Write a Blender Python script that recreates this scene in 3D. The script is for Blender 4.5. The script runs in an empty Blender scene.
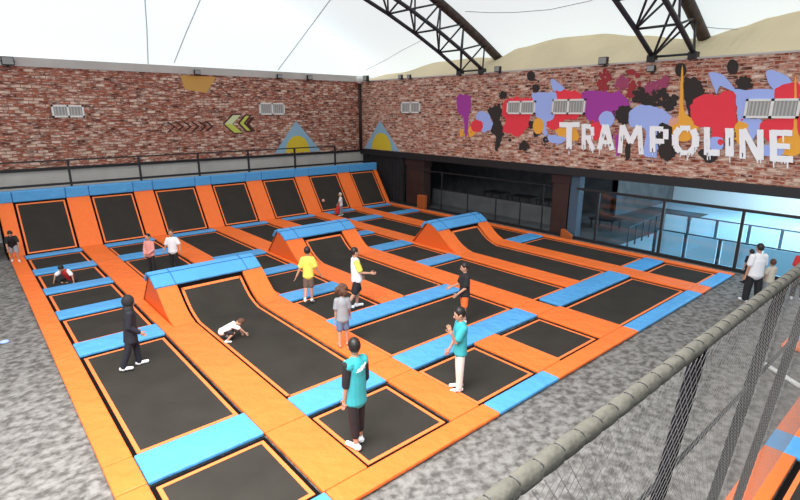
import bpy, bmesh, math, random
from mathutils import Vector, Matrix
random.seed(7)
col = bpy.context.scene.collection
PI = math.pi

# ---------------------------------------------------------------- materials
def mat(name, color, rough=0.6, metal=0.0, noise=None, bump=None, emit=0.0, alpha=None, spec=None, coords='Object'):
    m = bpy.data.materials.new(name); m.use_nodes = True
    nt = m.node_tree; b = nt.nodes['Principled BSDF']
    c = tuple(color) + (1,)
    b.inputs['Base Color'].default_value = c
    b.inputs['Roughness'].default_value = rough
    b.inputs['Metallic'].default_value = metal
    if spec is not None: b.inputs['Specular IOR Level'].default_value = spec
    if emit:
        b.inputs['Emission Color'].default_value = c
        b.inputs['Emission Strength'].default_value = emit
    if alpha is not None: b.inputs['Alpha'].default_value = alpha
    tc = nt.nodes.new('ShaderNodeTexCoord')
    if noise:
        sc, amt = noise
        n = nt.nodes.new('ShaderNodeTexNoise'); n.inputs['Scale'].default_value = sc; n.inputs['Detail'].default_value = 4
        nt.links.new(tc.outputs[coords], n.inputs['Vector'])
        r = nt.nodes.new('ShaderNodeValToRGB')
        r.color_ramp.elements[0].position = .3; r.color_ramp.elements[1].position = .7
        r.color_ramp.elements[0].color = tuple(max(0, x*(1-amt)) for x in color)+(1,)
        r.color_ramp.elements[1].color = tuple(min(1, x*(1+amt)) for x in color)+(1,)
        nt.links.new(n.outputs['Fac'], r.inputs['Fac']); nt.links.new(r.outputs['Color'], b.inputs['Base Color'])
    if bump:
        sc, st, stretch = bump
        mp = nt.nodes.new('ShaderNodeMapping'); mp.inputs['Scale'].default_value = stretch
        n2 = nt.nodes.new('ShaderNodeTexNoise'); n2.inputs['Scale'].default_value = sc; n2.inputs['Detail'].default_value = 3
        bp = nt.nodes.new('ShaderNodeBump'); bp.inputs['Strength'].default_value = st; bp.inputs['Distance'].default_value = .08
        nt.links.new(tc.outputs[coords], mp.inputs['Vector']); nt.links.new(mp.outputs['Vector'], n2.inputs['Vector'])
        nt.links.new(n2.outputs['Fac'], bp.inputs['Height']); nt.links.new(bp.outputs['Normal'], b.inputs['Normal'])
    return m

M = {}
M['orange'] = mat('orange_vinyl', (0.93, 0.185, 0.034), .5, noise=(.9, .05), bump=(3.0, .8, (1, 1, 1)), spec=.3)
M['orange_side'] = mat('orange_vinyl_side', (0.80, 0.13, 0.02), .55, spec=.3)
M['trim'] = mat('orange_trim', (0.95, 0.22, 0.06), .6, spec=.3)
M['blue'] = mat('blue_vinyl', (0.085, 0.36, 0.72), .45, noise=(.9, .06), bump=(3.0, .7, (1, 1, 1)), spec=.4)
M['mat'] = mat('jump_mat', (0.040, 0.036, 0.031), .9, noise=(1.3, .12), spec=.06)
M['under'] = mat('dark_underframe', (0.006, 0.005, 0.005), .9, spec=.1)
M['black'] = mat('black_metal', (0.012, 0.012, 0.014), .5)
M['blackcloth'] = mat('black_curtain', (0.012, 0.010, 0.012), .9, noise=(2, .3))
M['truss'] = mat('dark_steel', (0.022, 0.024, 0.034), .55, noise=(4, .3))
M['truss_br'] = mat('brown_wrapped_chord', (0.055, 0.036, 0.032), .7, noise=(5, .5))
M['brown'] = mat('brown_column', (0.035, 0.014, 0.010), .6, noise=(2, .3))
M['white'] = mat('white_paint', (0.78, 0.78, 0.76), .6)
M['plaster'] = mat('grey_white_plaster', (0.52, 0.50, 0.47), .8, noise=(1.5, .08))
M['vent'] = mat('vent_grey', (0.30, 0.31, 0.30), .5)
M['beige'] = mat('beige_canvas', (0.66, 0.55, 0.36), .8, noise=(.5, .08))
M['foam'] = mat('grey_foam', (0.072, 0.068, 0.055), .85, noise=(14, .18), bump=(9, .4, (1, 1, 1)))
M['netcord'] = mat('net_cord', (0.21, 0.20, 0.19), .7)
M['seam'] = mat('seam_grey', (0.55, 0.58, 0.60), .8)
M['glassroom'] = mat('pale_blue_floor', (0.42, 0.58, 0.68), .3, noise=(.6, .1))
M['room_wall'] = mat('room_wall_paint', (0.50, 0.58, 0.62), .7)
M['darkgrey'] = mat('dark_grey_panel', (0.09, 0.095, 0.10), .7, noise=(2, .3))
M['shirt_white'] = mat('white_cotton', (0.80, 0.80, 0.82), .85)
for n, c in dict(skin=(.50, .27, .18), skin_dark=(.33, .16, .10), hair=(.010, .007, .006), hair_brown=(.10, .045, .025), teal=(.035, .38, .42),
                 blackfab=(.012, .012, .015), navyfab=(.012, .014, .024), pink=(.72, .30, .26), yellow=(.78, .70, .12), greyfab=(.30, .31, .33), denim=(.12, .17, .27), redfab=(.55, .03, .03),
                 cream=(.62, .55, .45), orangefab=(.85, .15, .03), brownfab=(.13, .09, .07), shoe=(.72, .78, .82), lip=(.30, .08, .07), eye=(.01, .01, .01),
                 p_purple=(.38, .045, .34), p_ochre=(.90, .42, .05), p_blue=(.38, .49, .92), p_red=(.85, .045, .07), p_dark=(.030, .022, .020), p_dred=(.34, .03, .04), p_mag=(.36, .06, .14), p_pink=(.75, .38, .28),
                 p_tan=(.60, .33, .08), p_green=(.55, .60, .10), p_sky=(.27, .46, .60), p_yellow=(.70, .52, .03), p_arrow=(.07, .02, .015), p_lgreen=(.62, .68, .40)).items():
    M[n] = mat(n, c, .8)
M['cream_white'] = mat('cream_white', (.72,.66,.60), .85)
M['lettering'] = mat('white_lettering_paint', (.95, .96, .98), .7)
M['hair'].node_tree.nodes['Principled BSDF'].inputs['Roughness'].default_value = .5

def membrane_mat():
    m = bpy.data.materials.new('translucent_white_membrane'); m.use_nodes = True
    nt = m.node_tree; b = nt.nodes['Principled BSDF']
    b.inputs['Base Color'].default_value = (.42, .45, .47, 1); b.inputs['Roughness'].default_value = .9; b.inputs['Specular IOR Level'].default_value = 0
    # emission stands in for daylight through the cloth: soft even glow, slightly uneven
    tc = nt.nodes.new('ShaderNodeTexCoord'); n = nt.nodes.new('ShaderNodeTexNoise'); n.inputs['Scale'].default_value = .06
    r = nt.nodes.new('ShaderNodeValToRGB')
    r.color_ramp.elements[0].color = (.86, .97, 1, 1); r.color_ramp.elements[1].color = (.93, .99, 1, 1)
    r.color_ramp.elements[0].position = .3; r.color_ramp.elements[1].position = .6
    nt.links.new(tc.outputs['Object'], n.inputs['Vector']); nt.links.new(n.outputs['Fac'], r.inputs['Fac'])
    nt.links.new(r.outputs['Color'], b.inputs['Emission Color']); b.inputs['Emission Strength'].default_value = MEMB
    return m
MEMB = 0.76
M['membrane'] = membrane_mat()

def carpet_mat():
    m = bpy.data.materials.new('mottled_grey_carpet'); m.use_nodes = True
    nt = m.node_tree; b = nt.nodes['Principled BSDF']; b.inputs['Roughness'].default_value = .95; b.inputs['Specular IOR Level'].default_value = .1
    tc = nt.nodes.new('ShaderNodeTexCoord')
    mp = nt.nodes.new('ShaderNodeMapping'); mp.inputs['Rotation'].default_value = (0, 0, .6); mp.inputs['Scale'].default_value = (1, 1.15, 1)
    n = nt.nodes.new('ShaderNodeTexNoise'); n.inputs['Scale'].default_value = 7.0; n.inputs['Detail'].default_value = 4; n.inputs['Roughness'].default_value = .55; n.inputs['Distortion'].default_value = .15
    r = nt.nodes.new('ShaderNodeValToRGB')
    r.color_ramp.elements[0].position = .36; r.color_ramp.elements[0].color = (.095, .088, .083, 1)
    r.color_ramp.elements[1].position = .64; r.color_ramp.elements[1].color = (.25, .24, .23, 1)
    nt.links.new(tc.outputs['Object'], mp.inputs['Vector']); nt.links.new(mp.outputs['Vector'], n.inputs['Vector'])
    nt.links.new(n.outputs['Fac'], r.inputs['Fac']); nt.links.new(r.outputs['Color'], b.inputs['Base Color'])
    return m
M['carpet'] = carpet_mat()

def brick_mat(name, swap, mortar=(.26, .135, .095, 1), msize=.016):
    # brick lies in the (horizontal, vertical) plane of the wall; swap picks Y instead of X as the horizontal
    m = bpy.data.materials.new(name); m.use_nodes = True
    nt = m.node_tree; b = nt.nodes['Principled BSDF']; b.inputs['Roughness'].default_value = .85; b.inputs['Specular IOR Level'].default_value = .2
    tc = nt.nodes.new('ShaderNodeTexCoord'); sp = nt.nodes.new('ShaderNodeSeparateXYZ'); cb = nt.nodes.new('ShaderNodeCombineXYZ')
    nt.links.new(tc.outputs['Object'], sp.inputs[0])
    nt.links.new(sp.outputs['Y' if swap else 'X'], cb.inputs['X']); nt.links.new(sp.outputs['Z'], cb.inputs['Y'])
    dn = nt.nodes.new('ShaderNodeTexNoise'); dn.inputs['Scale'].default_value = 2.5
    nt.links.new(cb.outputs[0], dn.inputs['Vector'])
    ad = nt.nodes.new('ShaderNodeVectorMath'); ad.operation = 'MULTIPLY_ADD'; ad.inputs[1].default_value = (.06, .05, 0)
    nt.links.new(dn.outputs['Color'], ad.inputs[0]); nt.links.new(cb.outputs[0], ad.inputs[2])
    br = nt.nodes.new('ShaderNodeTexBrick'); br.inputs['Scale'].default_value = 1.0
    br.inputs['Brick Width'].default_value = .36; br.inputs['Row Height'].default_value = .125; br.inputs['Mortar Size'].default_value = msize; br.inputs['Mortar Smooth'].default_value = .3
    br.inputs['Color1'].default_value = (0, 0, 0, 1); br.inputs['Color2'].default_value = (1, 1, 1, 1); br.inputs['Mortar'].default_value = (.5, .5, .5, 1)
    nt.links.new(ad.outputs[0], br.inputs['Vector'])
    r = nt.nodes.new('ShaderNodeValToRGB'); e = r.color_ramp.elements
    e[0].position = 0; e[0].color = (.13, .040, .030, 1); e[1].position = 1; e[1].color = (.74, .55, .44, 1)
    for p, c in ((.22, (.30, .075, .045, 1)), (.48, (.42, .12, .07, 1)), (.7, (.48, .18, .12, 1)), (.84, (.66, .44, .34, 1))):
        q = e.new(p); q.color = c
    nt.links.new(br.outputs['Color'], r.inputs['Fac'])
    # whitish wear streaks along brick edges
    n2 = nt.nodes.new('ShaderNodeTexNoise'); n2.inputs['Scale'].default_value = 1; n2.inputs['Detail'].default_value = 5; n2.inputs['Roughness'].default_value = .7
    mp = nt.nodes.new('ShaderNodeMapping'); mp.inputs['Scale'].default_value = (3.6, 15, 1)
    nt.links.new(cb.outputs[0], mp.inputs['Vector']); nt.links.new(mp.outputs['Vector'], n2.inputs['Vector'])
    r2 = nt.nodes.new('ShaderNodeValToRGB'); r2.color_ramp.elements[0].position = .50; r2.color_ramp.elements[0].color = (0, 0, 0, 1)
    r2.color_ramp.elements[1].position = .60; r2.color_ramp.elements[1].color = (.9, .9, .9, 1)
    nt.links.new(n2.outputs['Fac'], r2.inputs['Fac'])
    mx = nt.nodes.new('ShaderNodeMix'); mx.data_type = 'RGBA'; mx.inputs['B'].default_value = (.82, .68, .58, 1)
    nt.links.new(r2.outputs['Color'], mx.inputs['Factor']); nt.links.new(r.outputs['Color'], mx.inputs['A'])
    n3 = nt.nodes.new('ShaderNodeTexNoise'); n3.inputs['Scale'].default_value = 1; n3.inputs['Detail'].default_value = 3
    mp3 = nt.nodes.new('ShaderNodeMapping'); mp3.inputs['Scale'].default_value = (4, 9, 1); mp3.inputs['Location'].default_value = (7, 3, 0)
    nt.links.new(cb.outputs[0], mp3.inputs['Vector']); nt.links.new(mp3.outputs['Vector'], n3.inputs['Vector'])
    r3 = nt.nodes.new('ShaderNodeValToRGB'); r3.color_ramp.elements[0].position = .34; r3.color_ramp.elements[0].color = (.45, .4, .4, 1)
    r3.color_ramp.elements[1].position = .55; r3.color_ramp.elements[1].color = (1, 1, 1, 1)
    nt.links.new(n3.outputs['Fac'], r3.inputs['Fac'])
    ml = nt.nodes.new('ShaderNodeMix'); ml.data_type = 'RGBA'; ml.blend_type = 'MULTIPLY'; ml.inputs['Factor'].default_value = 1
    nt.links.new(mx.outputs['Result'], ml.inputs['A']); nt.links.new(r3.outputs['Color'], ml.inputs['B'])
    mm = nt.nodes.new('ShaderNodeMix'); mm.data_type = 'RGBA'; mm.inputs['B'].default_value = mortar
    nt.links.new(br.outputs['Fac'], mm.inputs['Factor']); nt.links.new(ml.outputs['Result'], mm.inputs['A'])
    nt.links.new(mm.outputs['Result'], b.inputs['Base Color'])
    return m
M['brickX'] = brick_mat('red_brick_back', False)
M['brickY'] = brick_mat('red_brick_side', True, (.50, .31, .23, 1), .018)

def glass_mat():
    m = bpy.data.materials.new('clear_blue_glass'); m.use_nodes = True
    nt = m.node_tree; nt.nodes.clear()
    o = nt.nodes.new('ShaderNodeOutputMaterial'); t = nt.nodes.new('ShaderNodeBsdfTransparent'); g = nt.nodes.new('ShaderNodeBsdfGlossy')
    t.inputs[0].default_value = (.80, .92, .97, 1); g.inputs['Roughness'].default_value = .05; g.inputs['Color'].default_value = (.8, .95, 1, 1)
    mx = nt.nodes.new('ShaderNodeMixShader'); mx.inputs[0].default_value = .045
    nt.links.new(t.outputs[0], mx.inputs[1]); nt.links.new(g.outputs[0], mx.inputs[2]); nt.links.new(mx.outputs[0], o.inputs[0])
    return m
M['glass'] = glass_mat()

# ---------------------------------------------------------------- object helpers
def link(name, bm, m, parent=None, smooth=False, bevel=0):
    me = bpy.data.meshes.new(name)
    bmesh.ops.recalc_face_normals(bm, faces=bm.faces)
    if smooth:
        for f in bm.faces: f.smooth = True
    bm.to_mesh(me); bm.free()
    o = bpy.data.objects.new(name, me); col.objects.link(o)
    me.materials.append(M[m] if isinstance(m, str) else m)
    if parent is not None: o.parent = parent
    if bevel:
        bv = o.modifiers.new('bevel', 'BEVEL'); bv.width = bevel; bv.segments = 2; bv.limit_method = 'ANGLE'; bv.angle_limit = .6
    return o
def tag(o, label=None, cat=None, group=None, kind=None):
    if label: o['label'] = label
    if cat: o['category'] = cat
    if group: o['group'] = group
    if kind: o['kind'] = kind
    return o
def thing(name, label, cat, loc=(0, 0, 0), rz=0, group=None):
    o = bpy.data.objects.new(name, None); col.objects.link(o); o.empty_display_size = .1
    o.location = loc; o.rotation_euler = (0, 0, rz)
    return tag(o, label, cat, group)
def struct(name, bm, m): return tag(link(name, bm, m), kind='structure')
def BM(): return bmesh.new()
def box(bm, x0, x1, y0, y1, z0, z1):
    v = [bm.verts.new(p) for p in ((x0,y0,z0),(x1,y0,z0),(x1,y1,z0),(x0,y1,z0),(x0,y0,z1),(x1,y0,z1),(x1,y1,z1),(x0,y1,z1))]
    for f in ((0,3,2,1),(4,5,6,7),(0,1,5,4),(1,2,6,5),(2,3,7,6),(3,0,4,7)): bm.faces.new([v[i] for i in f])
    return bm
def tri(bm):
    bm.normal_update(); bmesh.ops.triangulate(bm, faces=bm.faces)
def poly(bm, pts):
    return bm.faces.new([bm.verts.new(p) for p in pts])
def prism(bm, pts, off):
    """polygon pts (3d) swept by vector off"""
    a = [bm.verts.new(p) for p in pts]; b = [bm.verts.new(Vector(p)+Vector(off)) for p in pts]
    bm.faces.new(a); bm.faces.new(b[::-1]); n = len(pts)
    for i in range(n): bm.faces.new((a[i], b[i], b[(i+1) % n], a[(i+1) % n]))
    return bm
def tube(bm, pts, r, seg=8, r2=None):
    pts = [Vector(p) for p in pts]; n = len(pts); rings = []
    for i, p in enumerate(pts):
        d = (pts[min(i+1, n-1)]-pts[max(i-1, 0)]).normalized()
        a = d.orthogonal().normalized() if i == 0 else (rings_a - d*rings_a.dot(d)).normalized()
        rings_a = a; b = d.cross(a)
        rr = r if r2 is None else r+(r2-r)*i/(n-1)
        rings.append([bm.verts.new(p+(a*math.cos(2*PI*k/seg)+b*math.sin(2*PI*k/seg))*rr) for k in range(seg)])
    for i in range(n-1):
        for k in range(seg): bm.faces.new((rings[i][k], rings[i][(k+1) % seg], rings[i+1][(k+1) % seg], rings[i+1][k]))
    bm.faces.new(rings[0][::-1]); bm.faces.new(rings[-1])
    return bm
def beam(bm, p, q, w, h=None):
    """square bar"""
    p, q = Vector(p), Vector(q); h = h or w; d = (q-p).normalized()
    up = Vector((0, 0, 1)) if abs(d.z) < .95 else Vector((1, 0, 0))
    s = d.cross(up).normalized(); u = s.cross(d)
    v = []
    for c in (p, q):
        for a, b in ((-1,-1),(1,-1),(1,1),(-1,1)): v.append(bm.verts.new(c+s*a*w/2+u*b*h/2))
    for f in ((0,3,2,1),(4,5,6,7),(0,1,5,4),(1,2,6,5),(2,3,7,6),(3,0,4,7)): bm.faces.new([v[i] for i in f])
    return bm
def sweep_strip(bm, prof, x0, x1, thick):
    """profile list of (y,z), a pad of given thickness between x0 and x1, following the profile"""
    n = len(prof); nr = []
    for i in range(n):
        a = prof[max(i-1, 0)]; b = prof[min(i+1, n-1)]
        d = Vector((b[0]-a[0], b[1]-a[1])).normalized(); nr.append(Vector((-d.y, d.x)) if d.x > 0 else Vector((d.y, -d.x)))
    R = []
    for (y, z), q in zip(prof, nr):
        lo = (y-q.x*thick, z-q.y*thick)
        R.append([bm.verts.new(p) for p in ((x0, y, z), (x1, y, z), (x1, lo[0], lo[1]), (x0, lo[0], lo[1]))])
    for i in range(n-1):
        for k in range(4): bm.faces.new((R[i][k], R[i][(k+1) % 4], R[i+1][(k+1) % 4], R[i+1][k]))
    bm.faces.new(R[0][::-1]); bm.faces.new(R[-1])
    return bm
ORD = ['', 'first', 'second', 'third', 'fourth', 'fifth', 'sixth', 'seventh', 'eighth']

# ---------------------------------------------------------------- the hall shell
FZ = -0.10
XW, YW = 19.6, 26.4
b = BM(); box(b, -12, 19.75, -8, 26.4, FZ-.1, FZ); struct('floor', b, 'carpet')
b = BM(); box(b, -12, 19.9, YW, YW+.3, 2.86, 6.93); struct('wall_back', b, 'brickX')
b = BM(); box(b, -12, 19.9, YW+.03, YW+.3, FZ, 2.74); struct('wall_back_lower', b, 'plaster')
b = BM(); box(b, -12, 19.6, YW-.06, YW+.05, 2.74, 2.86); struct('trim_1', b, 'black')
b = BM(); box(b, XW, XW+.3, -6, YW, 2.93, 6.93); struct('wall_right', b, 'brickY')
b = BM(); box(b, XW-.08, XW+.32, -6, YW, 2.60, 2.93); struct('trim_2', b, 'black')
b = BM(); box(b, -12, 19.9, YW-.05, YW+.35, 6.93, 7.28); struct('trim_3', b, 'plaster')
b = BM(); box(b, XW-.03, XW+.4, -6, YW, 6.93, 6.99); struct('trim_4', b, 'plaster')

# membrane roof, one cloth with scalloped edge on the right side
EDGE = [(30, 7.4), (28.45, 7.42), (25.18, 7.5), (21.7, 7.92), (19.08, 7.95), (17.48, 7.84), (16.21, 8.2), (14.02, 8.44), (12.08, 8.41), (10.33, 8.16), (8.4, 7.86), (7.88, 7.85), (6.78, 8.07), (5.92, 8.29), (5.11, 8.4), (2, 8.6), (-1, 7.86), (-8, 8.4)]
def edge_z(y):
    for (a, za), (c, zc) in zip(EDGE, EDGE[1:]):
        if a >= y >= c:
            t = (a-y)/(a-c); t = t*t*(3-2*t); return za+(zc-za)*t
    return 8
def roof_z(x, y):
    arch = 12.75-.0154*(x-4)**2; e = edge_z(y)-7.87
    return arch + e*math.exp(-(21.8-x)/5.0)*(1 if x > 4 else 0)
b = BM()
xs = [21.8-.65*i for i in range(56)]; ys = [27.6-.45*i for i in range(79)]
ys[0] = 26.75
g = [[b.verts.new((x, y, roof_z(x, y))) for y in ys] for x in xs]
for i in range(len(xs)-1):
    for j in range(len(ys)-1): b.faces.new((g[i][j], g[i+1][j], g[i+1][j+1], g[i][j+1]))
low = [b.verts.new((x, 26.75, 7.26)) for x in xs]
for i in range(len(xs)-1): b.faces.new((g[i][0], g[i+1][0], low[i+1], low[i]))
for f in b.faces: f.smooth = True
struct('ceiling', b, 'membrane')
# beige canvas flap between wall top and roof edge
b = BM(); yy = [26.7-.3*i for i in range(110)]
A = [b.verts.new((19.78, y, 6.97)) for y in yy]; B_ = [b.verts.new((21.8, y, edge_z(y)+.02)) for y in yy]
for i in range(len(yy)-1): b.faces.new((A[i], B_[i], B_[i+1], A[i+1]))
struct('trim_5', b, 'beige')

# seams of the roof cloth on the end face
for i, P_ in enumerate([[(7.55, 26.7, 7.32), (7.68, 26.7, 8.8), (7.75, 26.7, 10.08), (7.85, 26.7, 12)], [(8.73, 26.7, 7.43), (9.44, 26.7, 8.83), (10.16, 26.7, 10.16), (10.6, 26.7, 11)], [(14.24, 26.7, 7.39), (15.98, 26.68, 9.33), (15.61, 23.41, 10.6), (15.4, 21, 10.65)]]):
    b = BM(); tube(b, P_, .028, 6)
    tag(link('roof_seam', b, 'seam'), ['thin grey roof seam rising upright above the brick wall, leftmost', 'thin grey slanting roof seam above the tan painted shape', 'thin grey slanting roof seam above the green chevrons and triangle'][i], 'seam')
for P_, l in (([(20.23, 26.6, 7.69), (20.6, 25.17, 8.17), (20.25, 23.22, 8.55), (19.77, 20.83, 8.9)], 'thin grey cable rising from the wall corner to the far truss'),
              ([(18.48, 16.87, 9.55), (19.01, 15.87, 9.43), (19.43, 14.82, 9.35), (19.68, 13.24, 9.28), (19.43, 11.31, 9.3), (18.9, 9.9, 9.5)], 'thin sagging cable under the white roof between the two trusses'),
              ([(21.15, 7.77, 8.16), (21.5, 7.32, 8.08), (21.7, 6.59, 7.99)], 'short thin cable right of the near truss foot')):
    b = BM(); tube(b, P_, .016, 6); tag(link('roof_cable', b, 'seam'), l, 'cable')

# ---------------------------------------------------------------- trusses
def truss(yA, yB, yC, label):
    root = thing('roof_truss', label, 'truss', (19.6, yB, 6.93))
    lo = lambda x: 11.25-.0169*(x-4)**2
    hi = lambda x: 12.62-.0154*(x-4)**2
    off = Vector((19.6, yB, 6.93))
    P = lambda x, y, z: Vector((x, y, z))-off
    xs = [19.65-1.55*i for i in range(21)]
    for nm, y in (('lower_chord', yA), ('lower_chord', yB)):
        b = BM(); tube(b, [P(x, y, lo(x)) for x in xs], .085, 8); link(nm, b, 'truss', root, True)
    b = BM(); xc = [21.7-1.6*i for i in range(23)]
    tube(b, [P(x, yC, hi(x)) for x in xc], .21, 10); link('upper_chord', b, 'truss_br', root, True)
    b = BM()
    for i in range(len(xs)-1):
        x0, x1 = xs[i], xs[i+1]; xu0, xu1 = x0+.9*(1 if x0 > 4 else -1)*min(1, abs(x0-4)/8), x1+.9*(1 if x1 > 4 else -1)*min(1, abs(x1-4)/8)
        a0, b0, c0 = P(x0, yA, lo(x0)), P(x0, yB, lo(x0)), P(xu0, yC, hi(xu0))
        a1, b1, c1 = P(x1, yA, lo(x1)), P(x1, yB, lo(x1)), P(xu1, yC, hi(xu1))
        for p, q in ((a0, b0), (a0, b1), (a0, c0), (b0, c0), (a0, c1), (b1, c0)):
            tube(b, [p, q], .042, 6)
    link('web_bracing', b, 'truss', root, True)
    for q in (yA-yB, 0): b = BM(); box(b, -.12, .16, q-.14, q+.14, 0, .24); link('foot_plate', b, 'black', root)
truss(18.1, 16.7, 17.4, 'dark steel arched roof truss standing on the wall left of the splatter painting')
truss(8.76, 7.37, 7.85, 'dark steel arched roof truss standing on the wall above the white lettering')

# ---------------------------------------------------------------- floodlights on the wall tops
def flood(x, y, z, rz, s, label, m='black'):
    s *= .72; t = thing('floodlight', label, 'light', (x, y, z), rz)
    b = BM(); box(b, -.22*s, .22*s, -.30*s, -.08*s, .06*s, .40*s); link('lamp_housing', b, m, t, bevel=.02*s)
    b = BM(); box(b, -.19*s, .19*s, -.315*s, -.30*s, .09*s, .37*s); link('lens', b, 'vent', t)
    b = BM(); tube(b, [(0, 0, 0), (0, -.05*s, .2*s)], .035*s); box(b, -.1*s, .1*s, -.06*s, .1*s, 0, .03*s); tube(b, [(-.25*s, -.18*s, .22*s), (.25*s, -.18*s, .22*s)], .03*s)
    link('bracket', b, 'black', t)
for x, s, l in ((2.2, 1.3, 'black floodlight on the back brick wall, leftmost at the photo edge'), (9.62, .9, 'small black floodlight above the tan painted shape on the back wall'), (14.05, .9, 'small black floodlight on the back wall above the wide vent'), (15.93, 1.0, 'black floodlight on the back wall above the blue and yellow triangle')):
    flood(x, YW-.05, 6.88, 0, s, l)
for y, s, l in ((25.5, 1.25, 'black floodlight nearest the room corner on the side wall'), (22.4, .9, 'small black floodlight on the side wall above the narrow vent'), (21.7, .8, 'small black floodlight just right of another above the narrow vent'), (15.6, 1.0, 'dark floodlight beside the foot of the far roof truss'), (10.5, 1.1, 'grey brown floodlight above the purple paint splash'), (8.66, .9, 'small black lamp under the foot of the near roof truss')):
    flood(XW-.05, y, 6.55 if s == .9 and y < 9 else 6.9, -PI/2, s, l, 'truss_br' if y == 10.5 else 'black')
b = BM(); tube(b, [(19.5, 26.3, 2.87), (19.5, 26.3, 6.85)], .09, 8); tag(link('corner_pipe', b, 'brown', None, True), 'dark brown vertical pipe in the brick corner', 'pipe')
b = BM(); bmesh.ops.create_uvsphere(b, u_segments=14, v_segments=8, radius=.24, matrix=Matrix.Translation((19.45, 26.25, 7.06))); tag(link('globe_lamp', b, 'white', None, True), 'round white globe at the top of the brick corner', 'lamp')

# ---------------------------------------------------------------- vents in the brick
def vent(along, u0, u1, z0, z1, label, n, split=True):
    """along 'x' on the back wall, 'y' on the side wall"""
    t = thing('wall_vent', label, 'vent', (u0, YW, z0) if along == 'x' else (XW, u0, z0), 0 if along == 'x' else PI/2)
    w = abs(u1-u0); h = z1-z0
    d = -1 if along == 'x' else 1
    b = BM(); f = .07
    Y = lambda p: (min(d*p[0], d*p[1]), max(d*p[0], d*p[1]))
    y0, y1 = Y((-.0, .09))
    for bx in ((0, w, 0, f), (0, w, h-f, h), (0, f, 0, h), (w-f, w, 0, h)): box(b, bx[0], bx[1], y0, y1, bx[2], bx[3])
    if split: box(b, w*.47, w*.53, y0, y1, 0, h)
    link('frame', b, 'white', t)
    y0, y1 = Y((0, .062)); b = BM(); box(b, f*.5, w-f*.5, y0, y1, f*.5, h-f*.5); link('backing', b, 'vent', t)
    b = BM(); y0, y1 = Y((.062, .075))
    k = n
    for i in range(k):
        x = f+(w-2*f)*(i+.5)/k; box(b, x-.018, x+.018, y0, y1, f, h-f)
    link('louvre_slats', b, 'plaster', t)
vent('x', 3.4, 4.58, 4.93, 5.44, 'white framed wall vent, leftmost on the back brick wall', 9)
vent('x', 12.81, 14.31, 5.01, 5.63, 'white framed wall vent right of the green chevrons on the back wall', 11)
vent('y', 20.89, 22.46, 5.11, 5.70, 'white framed wall vent on plain brick left of the purple splash', 11)
vent('y', 13.53, 15.05, 5.09, 5.66, 'white framed wall vent over the large red splash', 11)
vent('y', 11.16, 12.68, 5.1, 5.7, 'white framed wall vent just above the letter T', 11)
vent('y', 4.1, 5.55, 5.01, 5.6, 'white framed wall vent at the right edge above the letters N and E', 13)
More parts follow.
